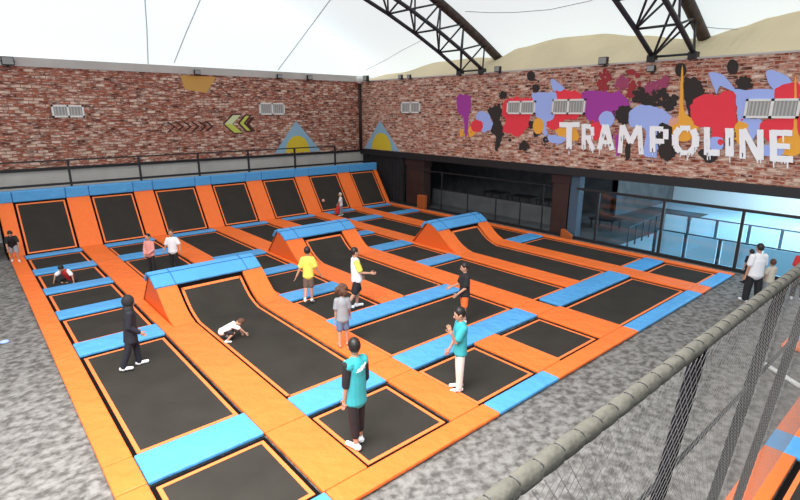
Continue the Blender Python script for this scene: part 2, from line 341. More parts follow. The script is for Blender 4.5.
BLOBS=[('purple',1,[(18.25,5.9),(17.92,5.99),(17.39,5.93),(17.3,5.46),(17.41,4.98),(17.49,4.06),(17.63,4.06),(17.76,4.88),(18.15,5.17)]),('ochre',1,[(17.98,4.29),(17.77,4.32),(17.75,4.02),(17.94,4.0)]),('ochre',1,[(17.38,4.45),(16.99,4.42),(17.01,4.08),(17.33,4.02)]),('blue',1,[(16.95,4.89),(16.83,5.16),(16.59,5.22),(16.21,5.09),(15.94,4.72),(15.57,4.59),(16.04,4.35),(16.47,4.24),(16.8,4.61)]),('red',1,[(16.48,4.52),(16.51,4.4),(16.61,4.3),(16.76,4.24),(16.93,4.23),(17.09,4.28),(17.21,4.38),(17.25,4.51),(17.22,4.63),(17.11,4.73),(16.96,4.79),(16.79,4.79),(16.64,4.74),(16.53,4.64)]),('dark',2,[(16.22,5.27),(15.63,5.5),(15.38,5.18),(15.47,4.82),(15.2,4.28),(15.5,3.43),(15.68,3.52),(15.66,4.08),(15.97,4.25),(15.88,4.72)]),('dark',2,[(15.17,5.93),(15.18,5.86),(15.23,5.81),(15.31,5.78),(15.41,5.78),(15.49,5.81),(15.55,5.87),(15.58,5.94),(15.56,6.01),(15.51,6.06),(15.43,6.09),(15.34,6.09),(15.25,6.06),(15.19,6.0)]),('dark',2,[(13.4,6.18),(13.41,6.11),(13.46,6.06),(13.54,6.03),(13.63,6.03),(13.72,6.06),(13.78,6.12),(13.81,6.2),(13.79,6.27),(13.74,6.32),(13.66,6.35),(13.57,6.35),(13.48,6.32),(13.42,6.26)]),('dark',2,[(13.76,3.71),(13.78,3.61),(13.85,3.53),(13.95,3.48),(14.07,3.47),(14.19,3.51),(14.27,3.58),(14.3,3.68),(14.28,3.78),(14.21,3.86),(14.11,3.91),(13.99,3.91),(13.87,3.87),(13.79,3.8)]),('dark',2,[(12.75,4.03),(12.76,3.97),(12.8,3.93),(12.86,3.9),(12.93,3.9),(12.99,3.92),(13.04,3.96),(13.06,4.02),(13.05,4.07),(13.01,4.12),(12.95,4.15),(12.88,4.15),(12.82,4.13),(12.77,4.08)]),('dark',2,[(13.52,4.63),(13.53,4.55),(13.59,4.49),(13.67,4.46),(13.76,4.46),(13.85,4.49),(13.91,4.55),(13.94,4.62),(13.93,4.7),(13.87,4.76),(13.79,4.79),(13.7,4.79),(13.61,4.76),(13.55,4.7)]),('dark',2,[(14.74,3.93),(14.74,3.9),(14.77,3.87),(14.8,3.86),(14.84,3.85),(14.88,3.87),(14.91,3.89),(14.92,3.92),(14.91,3.95),(14.89,3.98),(14.85,4.0),(14.81,4.0),(14.78,3.99),(14.75,3.96)]),('dark',2,[(13.29,4.25),(13.3,4.2),(13.34,4.15),(13.39,4.13),(13.46,4.12),(13.52,4.15),(13.56,4.19),(13.58,4.24),(13.57,4.29),(13.53,4.34),(13.48,4.36),(13.41,4.36),(13.35,4.34),(13.31,4.3)]),('dark',0.3,[(13.69,6.69),(13.71,6.6),(13.76,6.53),(13.84,6.49),(13.93,6.5),(14.02,6.54),(14.08,6.62),(14.11,6.71),(14.1,6.8),(14.04,6.87),(13.96,6.9),(13.87,6.9),(13.79,6.85),(13.72,6.78)]),('red',1,[(15.29,5.63),(15.07,5.76),(13.88,5.78),(13.59,5.44),(13.81,4.93),(13.93,4.49),(14.39,4.12),(14.85,4.24),(15.26,4.37),(15.12,4.82),(15.35,5.09)]),('blue',1,[(13.74,5.99),(12.59,5.96),(12.51,5.67),(12.59,4.94),(12.96,4.6),(12.83,4.31),(13.02,4.21),(13.23,4.85),(13.5,5.01),(13.6,5.52)]),('blue',1,[(12.88,6.49),(12.54,6.4),(12.18,6.07),(12.69,6.04)]),('ochre',0.4,[(13.05,4.6),(13.06,4.45),(13.13,4.33),(13.24,4.26),(13.37,4.25),(13.49,4.32),(13.58,4.44),(13.62,4.58),(13.6,4.73),(13.53,4.85),(13.42,4.92),(13.3,4.92),(13.18,4.86),(13.09,4.74)]),('red',1,[(12.5,6.04),(11.57,5.97),(11.36,5.66),(11.47,4.95),(12.1,4.86),(12.3,4.45),(12.8,4.52),(12.92,4.77),(12.59,4.94),(12.51,5.67)]),('ochre',1,[(12.45,4.44),(11.8,4.62),(11.46,4.47),(11.38,4.07),(12.13,4.1)]),('blue',1,[(12.77,4.22),(11.94,4.14),(12.11,3.91),(12.69,3.93)]),('dred',2,[(10.72,6.81),(10.39,6.79),(10.29,5.83),(10.59,5.83)]),('dred',2,[(9.63,6.71),(9.25,6.69),(9.13,5.41),(9.41,5.37)]),('mag',3,[(9.57,6.24),(9.58,6.15),(9.62,6.08),(9.7,6.04),(9.79,6.04),(9.88,6.09),(9.94,6.16),(9.97,6.26),(9.96,6.35),(9.92,6.43),(9.84,6.47),(9.75,6.46),(9.66,6.42),(9.6,6.34)]),('mag',3,[(8.38,6.03),(8.39,5.96),(8.45,5.9),(8.55,5.87),(8.65,5.87),(8.76,5.91),(8.83,5.97),(8.87,6.04),(8.85,6.12),(8.79,6.17),(8.7,6.2),(8.59,6.2),(8.49,6.16),(8.41,6.1)]),('mag',3,[(8.05,6.22),(8.05,6.14),(8.09,6.08),(8.16,6.05),(8.24,6.06),(8.32,6.09),(8.38,6.16),(8.41,6.23),(8.4,6.31),(8.36,6.37),(8.29,6.4),(8.21,6.4),(8.13,6.36),(8.07,6.3)]),('dark',3.5,[(8.79,5.8),(8.8,5.7),(8.86,5.62),(8.95,5.58),(9.05,5.58),(9.16,5.62),(9.23,5.71),(9.27,5.81),(9.26,5.9),(9.2,5.98),(9.11,6.02),(9.0,6.02),(8.9,5.97),(8.83,5.89)]),('dark',3.5,[(8.09,5.71),(8.1,5.59),(8.16,5.5),(8.27,5.44),(8.39,5.45),(8.52,5.5),(8.61,5.6),(8.65,5.72),(8.64,5.84),(8.57,5.94),(8.47,5.99),(8.34,5.99),(8.22,5.93),(8.13,5.83)]),('dark',3.5,[(7.68,5.5),(7.69,5.39),(7.74,5.31),(7.83,5.26),(7.94,5.26),(8.05,5.31),(8.13,5.4),(8.17,5.51),(8.16,5.61),(8.1,5.7),(8.01,5.74),(7.9,5.74),(7.79,5.69),(7.72,5.61)]),('dark',3.5,[(8.54,5.51),(8.55,5.44),(8.58,5.39),(8.64,5.36),(8.71,5.36),(8.78,5.39),(8.83,5.45),(8.86,5.51),(8.85,5.58),(8.81,5.63),(8.75,5.66),(8.68,5.66),(8.61,5.63),(8.56,5.58)]),('purple',1,[(11.35,5.93),(10.79,5.99),(10.2,5.9),(9.81,5.93),(9.44,5.48),(9.56,5.19),(9.77,4.97),(9.95,5.12),(10.49,4.81),(11.02,4.88),(11.25,5.42)]),('dark',1.2,[(9.16,5.08),(9.18,4.93),(9.26,4.81),(9.39,4.74),(9.55,4.73),(9.7,4.8),(9.81,4.92),(9.87,5.08),(9.85,5.23),(9.76,5.36),(9.63,5.42),(9.47,5.42),(9.33,5.36),(9.22,5.23)]),('dark',1.5,[(7.55,6.2),(7.24,6.32),(6.87,5.92),(6.89,5.59),(7.01,5.39),(7.12,4.99),(7.29,5.26),(7.45,5.73)]),('dark',0.3,[(7.52,6.59),(7.52,6.49),(7.56,6.42),(7.63,6.38),(7.71,6.38),(7.79,6.43),(7.86,6.51),(7.89,6.61),(7.89,6.71),(7.85,6.79),(7.78,6.83),(7.69,6.83),(7.61,6.78),(7.55,6.69)]),('red',1,[(10.87,4.72),(10.24,4.77),(10.43,4.26),(10.63,4.1)]),('blue',0.6,[(9.9,4.93),(9.92,4.8),(9.99,4.69),(10.11,4.63),(10.25,4.63),(10.38,4.68),(10.48,4.79),(10.53,4.92),(10.51,5.05),(10.44,5.16),(10.32,5.22),(10.18,5.22),(10.05,5.16),(9.95,5.06)]),('blue',1,[(9.32,5.12),(9.05,5.41),(8.46,5.37),(7.87,5.12),(7.83,4.85),(8.07,4.56),(8.17,3.69),(8.61,3.67),(8.65,4.55),(9.27,4.68)]),('ochre',0.7,[(7.68,6.6),(7.62,6.6),(7.43,5.33),(7.19,5.03),(6.9,4.9),(6.87,4.59),(7.08,4.25),(7.47,4.23),(7.81,4.71),(7.56,5.09)]),('pink',1,[(7.84,4.92),(7.58,5.02),(7.56,4.85),(7.81,4.71)]),('dark',1.5,[(8.13,4.2),(7.76,4.36),(7.43,3.95),(7.65,3.51),(7.94,3.56)]),('dark',1.5,[(9.34,4.0),(9.18,4.01),(9.13,3.45),(9.26,3.44)]),('purple',1,[(9.77,4.29),(9.53,4.3),(9.53,3.61),(9.65,3.6)]),('dark',0.3,[(5.95,6.6),(5.95,6.5),(5.98,6.42),(6.04,6.38),(6.11,6.38),(6.18,6.43),(6.24,6.51),(6.27,6.62),(6.27,6.72),(6.24,6.8),(6.18,6.84),(6.11,6.83),(6.04,6.78),(5.98,6.7)]),('dark',2.5,[(5.49,6.06),(5.5,5.97),(5.55,5.9),(5.63,5.86),(5.73,5.86),(5.83,5.91),(5.9,5.98),(5.94,6.08),(5.93,6.17),(5.88,6.24),(5.8,6.27),(5.69,6.27),(5.6,6.23),(5.53,6.15)]),('blue',0.6,[(6.77,6.46),(6.33,6.34),(5.9,5.83),(6.4,6.03),(6.45,5.78)]),('blue',0.8,[(5.91,5.89),(4.82,5.86),(4.77,5.56),(5.4,5.51),(5.43,5.01),(5.04,4.95),(5.21,4.32),(5.61,4.69),(5.77,5.32)]),('blue',0.6,[(5.17,6.43),(4.69,6.32),(4.43,5.99),(4.87,5.89)]),('red',1,[(7.16,5.06),(7.14,5.59),(6.73,5.78),(6.41,5.71),(6.26,5.87),(5.88,5.7),(5.8,5.2),(5.68,4.75),(6.01,4.62),(6.03,4.36),(6.36,4.34),(6.44,4.67),(6.89,4.73)]),('red',0.8,[(4.82,5.89),(4.22,5.93),(3.94,4.26),(4.45,4.29),(4.78,4.34),(5.06,4.77),(4.88,4.99),(4.67,5.02)]),('ochre',1,[(5.75,4.82),(5.4,4.79),(5.42,4.19),(5.59,4.21)]),('ochre',0.8,[(4.38,6.13),(4.34,6.13),(4.08,4.73),(3.98,4.49),(3.89,3.96),(4.4,3.96),(4.52,4.35),(4.17,4.73)]),('dark',1.2,[(6.7,3.85),(6.46,4.0),(6.13,3.82),(6.21,3.55),(6.46,3.56)]),('blue',0.5,[(6.42,4.34),(6.06,4.35),(6.03,3.99),(6.4,4.01)]),('red',0.5,[(6.01,4.23),(6.01,4.18),(6.03,4.15),(6.06,4.13),(6.1,4.12),(6.14,4.14),(6.17,4.17),(6.19,4.22),(6.19,4.26),(6.17,4.3),(6.13,4.32),(6.09,4.32),(6.05,4.3),(6.02,4.27)]),('dark',1.5,[(8.23,4.7),(7.73,4.64),(7.58,3.73),(7.65,3.51),(8.03,3.7)]),('blue',0.8,[(4.96,4.15),(4.33,4.18),(4.38,3.87),(4.86,3.87)])]
LET=[('T',(12.28,4.74),(11.31,4.75),(12.17,3.62),(11.2,3.67)),('R',(11.26,4.71),(10.61,4.73),(11.15,3.67),(10.5,3.71)),('A',(10.59,4.71),(9.82,4.72),(10.48,3.71),(9.71,3.75)),('M',(9.74,4.7),(8.67,4.73),(9.61,3.61),(8.53,3.67)),('P',(8.52,4.69),(7.78,4.71),(8.39,3.72),(7.65,3.76)),('O',(7.71,4.71),(6.82,4.73),(7.57,3.7),(6.68,3.75)),('L',(6.69,4.7),(6.17,4.71),(6.55,3.73),(6.03,3.76)),('I',(6.05,4.68),(5.73,4.69),(5.9,3.73),(5.58,3.76)),('N',(5.61,4.66),(4.91,4.68),(5.45,3.68),(4.76,3.73)),('E',(4.78,4.65),(4.15,4.67),(4.61,3.66),(3.98,3.71))]

# ---------------------------------------------------------------- painted shapes on the side wall (y, z on the wall)
def jag(pts, amt, rnd):
    """densify an outline and roughen it like thrown paint"""
    n = len(pts); cx = sum(p[0] for p in pts)/n; cz = sum(p[1] for p in pts)/n
    size = max(max(p[0] for p in pts)-min(p[0] for p in pts), max(p[1] for p in pts)-min(p[1] for p in pts))
    out = []
    for i in range(n):
        p0, p1, p2, p3 = pts[i-1], pts[i], pts[(i+1) % n], pts[(i+2) % n]
        L = math.hypot(p2[0]-p1[0], p2[1]-p1[1]); k = max(2, min(9, int(L/.09)))
        T_ = .5 if L < .9 else .12
        for s in range(k):
            t = s/k
            q = [(p1[a]+(p2[a]-p1[a])*t)*(1-2*T_)+2*T_*.5*((2*p1[a])+(-p0[a]+p2[a])*t+(2*p0[a]-5*p1[a]+4*p2[a]-p3[a])*t*t+(-p0[a]+3*p1[a]-3*p2[a]+p3[a])*t**3) for a in (0, 1)]
            r = 1+rnd.uniform(-.07, .09)*amt*min(1.2, .9/max(size, .3))
            if amt >= 1 and rnd.random() < .12: r += rnd.uniform(.05, .16)
            out.append((cx+(q[0]-cx)*r, cz+(q[1]-cz)*r))
    return out
mural = thing('splatter_mural', 'colourful paint splatter mural of red, blue, purple and black behind the white lettering', 'mural', (XW, 11, 4.8))
CN = {'purple': 'purple', 'ochre': 'ochre orange', 'blue': 'light blue', 'red': 'bright red', 'dark': 'dark brown black', 'dred': 'dark red', 'mag': 'magenta', 'pink': 'pale pink'}
rnd = random.Random(3)
for i, (c, j, pts) in enumerate(BLOBS):
    d = .003+.0009*i
    b = BM(); pj = jag(pts, j, rnd)
    if c in ('mag',) or (c == 'dark' and j >= 3) or c == 'dred':
        # broken spatter: a cloud of small droplets
        cy = sum(p[0] for p in pts)/len(pts); cz = sum(p[1] for p in pts)/len(pts)
        ry = max(abs(p[0]-cy) for p in pts); rz_ = max(abs(p[1]-cz) for p in pts)
        for k in range(34):
            a = rnd.uniform(0, 2*PI); q = rnd.uniform(0, 1.15)**.7
            y = cy+ry*q*math.cos(a)*(1 if c != 'dred' else 1); z = cz+rz_*q*math.sin(a); r = rnd.uniform(.035, .12)
            dd = d+.0004*k*.1
            poly(b, [(-dd, y-11+r*math.cos(t)*rnd.uniform(.7, 1.2), z-4.8+r*math.sin(t)*rnd.uniform(.7, 1.3)) for t in [m*2*PI/8 for m in range(8)]])
    else:
        f = prism(b, [(-d, y-11, z-4.8) for y, z in pj], (d-.0005, 0, 0))
        tri(b)
        if j >= 1:
            for k in range(5):
                p = pj[rnd.randrange(len(pj))]; r = rnd.uniform(.02, .05); y = p[0]+rnd.uniform(-.13, .13); z = p[1]+rnd.uniform(-.15, .13)
                poly(b, [(-d+.0003, y-11+r*math.cos(t), z-4.8+r*math.sin(t)) for t in [m*2*PI/7 for m in range(7)]])
    o = link('paint_splash', b, 'p_'+c, mural); o['label'] = CN[c]+' paint splash'
# lettering: heavy slanted capitals with drips, (u right, v up) in a unit cell
def seg(p, q, w): return ('s', p, q, w)
G = {
 'T': [seg((0, .93), (1, .95), .17), seg((.50, .95), (.48, .02), .26)],
 'R': [seg((.16, 1), (.16, 0), .26), seg((.16, .93), (.66, .90), .16), seg((.76, .90), (.78, .56), .22), seg((.70, .50), (.16, .47), .16), seg((.42, .5), (.86, 0), .26)],
 'A': [seg((.14, 0), (.46, 1), .24), seg((.52, 1), (.86, 0), .26), seg((.25, .30), (.75, .30), .15)],
 'M': [seg((.10, 0), (.18, 1), .18), seg((.20, 1), (.50, .38), .19), seg((.50, .38), (.80, 1), .19), seg((.82, 1), (.90, 0), .18)],
 'P': [seg((.16, 1), (.16, 0), .26), seg((.16, .92), (.70, .90), .17), seg((.82, .90), (.82, .52), .23), seg((.74, .44), (.16, .42), .17)],
 'O': [seg((.30, .94), (.70, .94), .16), seg((.78, .90), (.90, .66), .24), seg((.90, .68), (.88, .30), .25), seg((.88, .32), (.68, .08), .22), seg((.70, .07), (.30, .07), .16), seg((.30, .09), (.12, .32), .22), seg((.12, .30), (.12, .70), .25), seg((.12, .68), (.30, .92), .24)],
 'L': [seg((.22, 1), (.22, 0), .34), seg((.2, .10), (1, .10), .20)],
 'I': [seg((.5, 1), (.5, 0), .72)],
 'N': [seg((.13, 0), (.13, 1), .23), seg((.16, 1), (.84, 0), .25), seg((.87, 0), (.87, 1), .23)],
 'E': [seg((.17, 1), (.17, 0), .28), seg((.1, .92), (.98, .92), .17), seg((.1, .50), (.88, .50), .16), seg((.1, .09), (1, .09), .18)],
}
word = thing('mural_lettering', 'white dripping painted word TRAMPOLINE on the brick side wall', 'lettering', (XW, 11, 4.2))
rnd = random.Random(5); n = 0
for ch, tl, tr, bl, br in LET:
    b = BM(); w = tl[0]-tr[0]; hgt = tl[1]-bl[1]
    def P2(u, v, d):
        y = tl[0]-u*w*.97-(1-v)*(tl[0]-bl[0]); z = bl[1]+.04+v*(hgt-.04)
        return (-d, y-11, z-4.2)
    base = .056
    for _, p, q, wd in G[ch]:
        n += 1; d = base+.0006*n
        dx, dz = (q[0]-p[0])*w, (q[1]-p[1])*hgt; L = math.hypot(dx, dz); ww = wd*min(w, .95)*.5*1.12
        if abs(dz) < abs(dx)*.5: ww = wd*hgt*.56
        nx, nz = -dz/L*ww, dx/L*ww
        k = 6; up = []; dn = []
        for i in range(k+1):
            t = i/k; j1 = 1+rnd.uniform(-.07, .07); j2 = 1+rnd.uniform(-.07, .07)
            u = p[0]+(q[0]-p[0])*t; v = p[1]+(q[1]-p[1])*t
            up.append(P2(u+nx/w*j1, v+nz/hgt*j1, d)); dn.append(P2(u-nx/w*j2, v-nz/hgt*j2, d))
        pts = up+dn[::-1]
        prism(b, pts, (.004, 0, 0))
        # drips running down from the stroke
        for r in range(4 if min(p[1], q[1]) < .2 else 1):
            t = rnd.random(); u = p[0]+(q[0]-p[0])*t; v = (p[1]+(q[1]-p[1])*t)-.02; ln = rnd.uniform(.10, .30); hw = rnd.uniform(.016, .030)/w
            if v-ln < -.32: ln = v+.32
            if ch in 'ROPA' and v > .4: ln = .12
            prism(b, [P2(u-hw, v, d+.0004), P2(u+hw, v, d+.0004), P2(u+hw*.7, v-ln, d+.0004), P2(u, v-ln-.02, d+.0004), P2(u-hw*.7, v-ln, d+.0004)], (.004, 0, 0))
    tri(b)
    link('letter', b, 'lettering', word)['label'] = 'white painted letter '+ch
def wallpaint(name, label, cat, parts, side='x'):
    ang = thing(name, label, cat, (parts[0][1][0][0], YW, parts[0][1][0][1]) if side == 'x' else (XW, parts[0][1][0][0], parts[0][1][0][1]))
    ox, oz = parts[0][1][0]
    for i, (m, pts, nm) in enumerate(parts):
        d = .004+.004*i; b = BM()
        if side == 'x': prism(b, [(x-ox, -d, z-oz) for x, z in pts], (0, d-.001, 0))
        else: prism(b, [(-d, y-ox, z-oz) for y, z in pts], (d-.001, 0, 0))
        tri(b); link(nm, b, m, ang)
wallpaint('painted_shape', 'tan painted four-sided shape hanging from the top of the back wall', 'wall painting', [('p_tan', [(8.84, 6.86), (10.6, 6.86), (10.05, 6.07), (9.01, 6.22)], 'painted_panel')])
def semi(cx, z0, r, h): return [(cx+r*math.cos(a*PI/14), z0+h*math.sin(a*PI/14)) for a in range(15)]
wallpaint('painted_triangle', 'light blue painted triangle with yellow half disc on the back wall', 'wall painting', [('p_sky', [(15.02, 4.66), (13.55, 2.9), (16.6, 2.9)], 'blue_triangle'), ('p_yellow', semi(15.05, 2.9, .78, .95), 'yellow_half_disc')])
wallpaint('painted_triangle', 'light blue painted triangle with yellow half disc on the side wall by the corner', 'wall painting', [('p_sky', [(24.46, 4.68), (26.05, 2.95), (22.65, 2.95)], 'blue_triangle'), ('p_yellow', semi(24.35, 2.95, .95, 1.0), 'yellow_half_disc')], 'y')
def chev(x, z, w, h, t): # points left
    return [(x, z), (x+w, z+h), (x+w+t, z+h), (x+t, z), (x+w+t, z-h), (x+w, z-h)]
wallpaint('painted_chevrons', 'green and white chevron arrows pointing left on the back brick wall', 'wall painting',
    [('p_arrow', chev(10.74, 4.55, .55, .52, .55), 'dark_outline'), ('p_lgreen', chev(10.83, 4.55, .5, .45, .42), 'pale_chevron'), ('p_green', [(10.83, 4.55), (11.25, 4.55), (11.75, 4.10), (11.33, 4.10)], 'green_chevron'),
     ('p_arrow', chev(11.55, 4.58, .42, .45, .42), 'dark_chevron'), ('p_green', chev(11.66, 4.58, .36, .38, .2), 'green_chevron'), ('p_arrow', chev(12.0, 4.52, .32, .38, .2), 'dark_chevron')])
pts = []
b_parts = [('p_arrow', [(x+.32, 4.46), (x, 4.7), (x+.13, 4.7), (x+.45, 4.46), (x+.13, 4.22), (x, 4.22)], 'dark_arrow') for x in (7.95, 8.34, 8.72, 9.1, 9.46, 9.8)]
wallpaint('painted_arrows', 'row of small dark arrow heads pointing right on the back brick wall', 'wall painting', b_parts)

# ---------------------------------------------------------------- trampoline court
PT = .075   # pad thickness
cnt = [0]
def pad(x0, x1, y0, y1, m, name, label, group=None, z=0.0, bev=.022):
    cx, cy = (x0+x1)/2, (y0+y1)/2
    b = BM(); g = .006
    box(b, x0+g-cx, x1-g-cx, y0+g-cy, y1-g-cy, -PT, 0)
    # gentle cushion: subdivide the top and lift the middle a little
    o = link(name, b, m, None, False, bev); o.location = (cx, cy, z)
    return tag(o, label, 'pad', group)
def ring(bm, x0, x1, y0, y1, w, z, t=.012):
    box(bm, x0, x1, y0, y0+w, z-t, z); box(bm, x0, x1, y1-w, y1, z-t, z); box(bm, x0, x0+w, y0+w, y1-w, z-t, z); box(bm, x1-w, x1, y0+w, y1-w, z-t, z)
TZ = -.066
def tramp(x0, x1, y0, y1, label):
    t = thing('trampoline', label, 'trampoline', ((x0+x1)/2, (y0+y1)/2, FZ))
    dx, dy, dz = -(x0+x1)/2, -(y0+y1)/2, -FZ
    b = BM(); box(b, x0+.004+dx, x1-.004+dx, y0+.004+dy, y1-.004+dy, .002, .02); link('frame', b, 'under', t)
    e = .075
    b = BM(); ring(b, x0+e+dx, x1-e+dx, y0+e*1.2+dy, y1-e*1.2+dy, .065, TZ+dz); link('edge_trim', b, 'trim', t)
    b = BM(); m = e+.06; box(b, x0+m+dx, x1-m+dx, y0+m+.02+dy, y1-m-.02+dy, TZ-.012+dz, TZ-.004+dz); link('jump_mat', b, 'mat', t)
LANES = {1: (1.30, 3.13), 2: (3.93, 5.78), 3: (6.50, 8.40), 4: (9.20, 10.95), 5: (11.85, 13.60), 6: (14.40, 16.13), 7: (16.95, 18.73)}
T = {1: [(5.27, 7.07), (7.87, 12.3), (13.08, 15.03), (15.67, 17.47), (18.05, 19.9), (20.55, 22.44)],
     2: [(5.27, 7.07), None, (15.3, 19.9), (20.65, 22.4)],
     3: [(5.27, 7.07), (10.43, 12.28), (12.95, 15.0), (15.55, 17.47), (18.13, 22.4)],
     4: [(5.27, 7.05), None, (17.7, 22.4)],
     5: [(7.77, 12.2), (12.85, 14.85), (15.6, 17.4), (18.0, 22.4)],
     6: [None, (15.2, 19.95), (20.6, 22.38)],
     7: [(5.22, 7.02), (7.7, 12.1), (12.8, 19.95), (20.55, 22.4)]}
Bd = {1: [(7.07, 7.87), (12.3, 13.08), (15.03, 15.67), (17.47, 18.05), (19.9, 20.55), (22.44, 22.85)],
      2: [(7.07, 7.78), (19.9, 20.65), (22.4, 22.85)], 3: [(12.28, 12.95), (15.0, 15.55), (17.47, 18.13), (22.4, 22.85)], 4: [(22.4, 22.85)],
      5: [(12.2, 12.85), (14.85, 15.6), (17.4, 18.0), (22.4, 22.85)], 6: [(19.95, 20.6), (22.38, 22.85)], 7: [(7.02, 7.7), (12.1, 12.8), (19.95, 20.55), (22.4, 22.85)]}
for k, (a, c) in LANES.items():
    i = 0
    for r in T[k]:
        i += 1
        if r: tramp(a, c, r[0], r[1], 'black floor trampoline, %s lane from the left, %s from the front' % (ORD[k], ORD[i]))
    for i, r in enumerate(Bd[k]):
        nm = 'narrow blue floor pad at the foot of the %s sloping wall trampoline from left' % ORD[k] if r[1] > 22.8 else 'blue cross pad in the %s lane from the left, %s from the front' % (ORD[k], ORD[i+1])
        pad(a-.0, c+.0, r[0], r[1], 'blue', 'blue_cross_pad', nm, 'blue pads across the trampoline lanes')
tramp(6.50, 10.95, 7.78, 9.75, 'wide black trampoline spanning third and fourth lanes, beyond the boy in teal')
tramp(12.0, 16.13, 5.25, 7.03, 'big black front trampoline spanning the fifth and sixth lanes, near the right aisle')
pad(6.50, 10.97, 7.07, 7.78, 'blue', 'blue_cross_pad', 'long blue cross pad behind the boy in teal and white trousers', 'blue pads across the trampoline lanes')
pad(6.50, 10.95, 9.75, 10.43, 'blue', 'blue_cross_pad', 'long blue cross pad under the feet of the boy in black shorts', 'blue pads across the trampoline lanes')
pad(12.05, 16.15, 7.03, 7.77, 'blue', 'blue_cross_pad', 'long blue cross pad behind the big front trampoline on the right', 'blue pads across the trampoline lanes')
# front edge
for x0, x1, m, l in ((1.3, 3.15, 'blue', 'blue front edge pad at the bottom of the photo, first lane'), (3.15, 6.6, 'orange', 'orange front edge pad in front of the staff member in teal'), (6.6, 8.5, 'blue', 'blue front edge pad in front of the boy in white trousers'),
                     (8.5, 12.0, 'orange', 'orange front edge pad below the small fourth-lane front trampoline'), (12.0, 16.1, 'blue', 'long blue front edge pad before the big right front trampoline'), (16.1, 16.92, 'orange', 'short orange front edge pad between two blue edge pads at right'),
                     (16.92, 18.75, 'blue', 'blue front edge pad nearest the glass wall')):
    pad(x0, x1, 4.85, 5.26, m, 'edge_pad', l)
# lengthwise orange pads
DIV = [(0.86, 1.30, 'along the left edge of the court', [(4.85, 7.07), (7.07, 7.87), (7.87, 12.3), (12.3, 17.5), (17.5, 22.88)]),
       (3.13, 3.93, 'between the first and second lanes', [(5.26, 7.07), (7.07, 12.55), (15.25, 19.9), (19.9, 22.88)]),
       (5.78, 6.50, 'between the second and third lanes', [(5.26, 7.07), (7.07, 7.78), (7.78, 12.55), (15.25, 19.9), (19.9, 22.88)]),
       (8.40, 9.20, 'between the third and fourth lanes', [(5.26, 7.07), (10.43, 14.95), (17.65, 22.88)]),
       (10.95, 11.85, 'between the fourth and fifth lanes', [(7.07, 7.78), (7.78, 14.95), (17.65, 22.88)]),
       (13.60, 14.40, 'between the fifth and sixth lanes', [(7.77, 12.45), (15.15, 22.88)]),
       (16.15, 16.95, 'between the sixth and seventh lanes', [(5.26, 7.77), (7.77, 12.45), (15.15, 22.88)]),
       (18.75, 19.05, 'along the right edge of the court', [(4.85, 7.7), (7.7, 14), (14, 22.88)])]
for x0, x1, w, S in DIV:
    for i, (a, c) in enumerate(S):
        pad(x0, x1, a, c, 'orange', 'orange_pad', 'orange floor pad %s, %s from the front' % (w, ORD[i+1]), 'orange lengthwise floor pads')
pad(10.95, 12.0, 5.26, 7.07, 'orange', 'orange_pad', 'wide orange floor pad left of the big right front trampoline', 'orange lengthwise floor pads')
# flat strips beside the ramps
for x0, x1, y0, y1, l in ((3.13, 3.40, 12.55, 15.25, 'narrow orange floor pad left of the nearest ramp'), (6.40, 6.50, 12.55, 15.25, 'narrow orange floor pad right of the nearest ramp'),
                       (8.40, 8.52, 14.95, 17.65, 'narrow orange floor pad left of the middle ramp'), (11.62, 11.85, 14.95, 17.65, 'narrow orange floor pad right of the middle ramp'),
                       (13.60, 13.80, 12.45, 15.15, 'narrow orange floor pad left of the far right ramp'), (16.75, 16.95, 12.45, 15.15, 'narrow orange floor pad right of the far right ramp')):
    pad(x0, x1, y0, y1, 'orange', 'orange_pad', l, 'orange lengthwise floor pads')

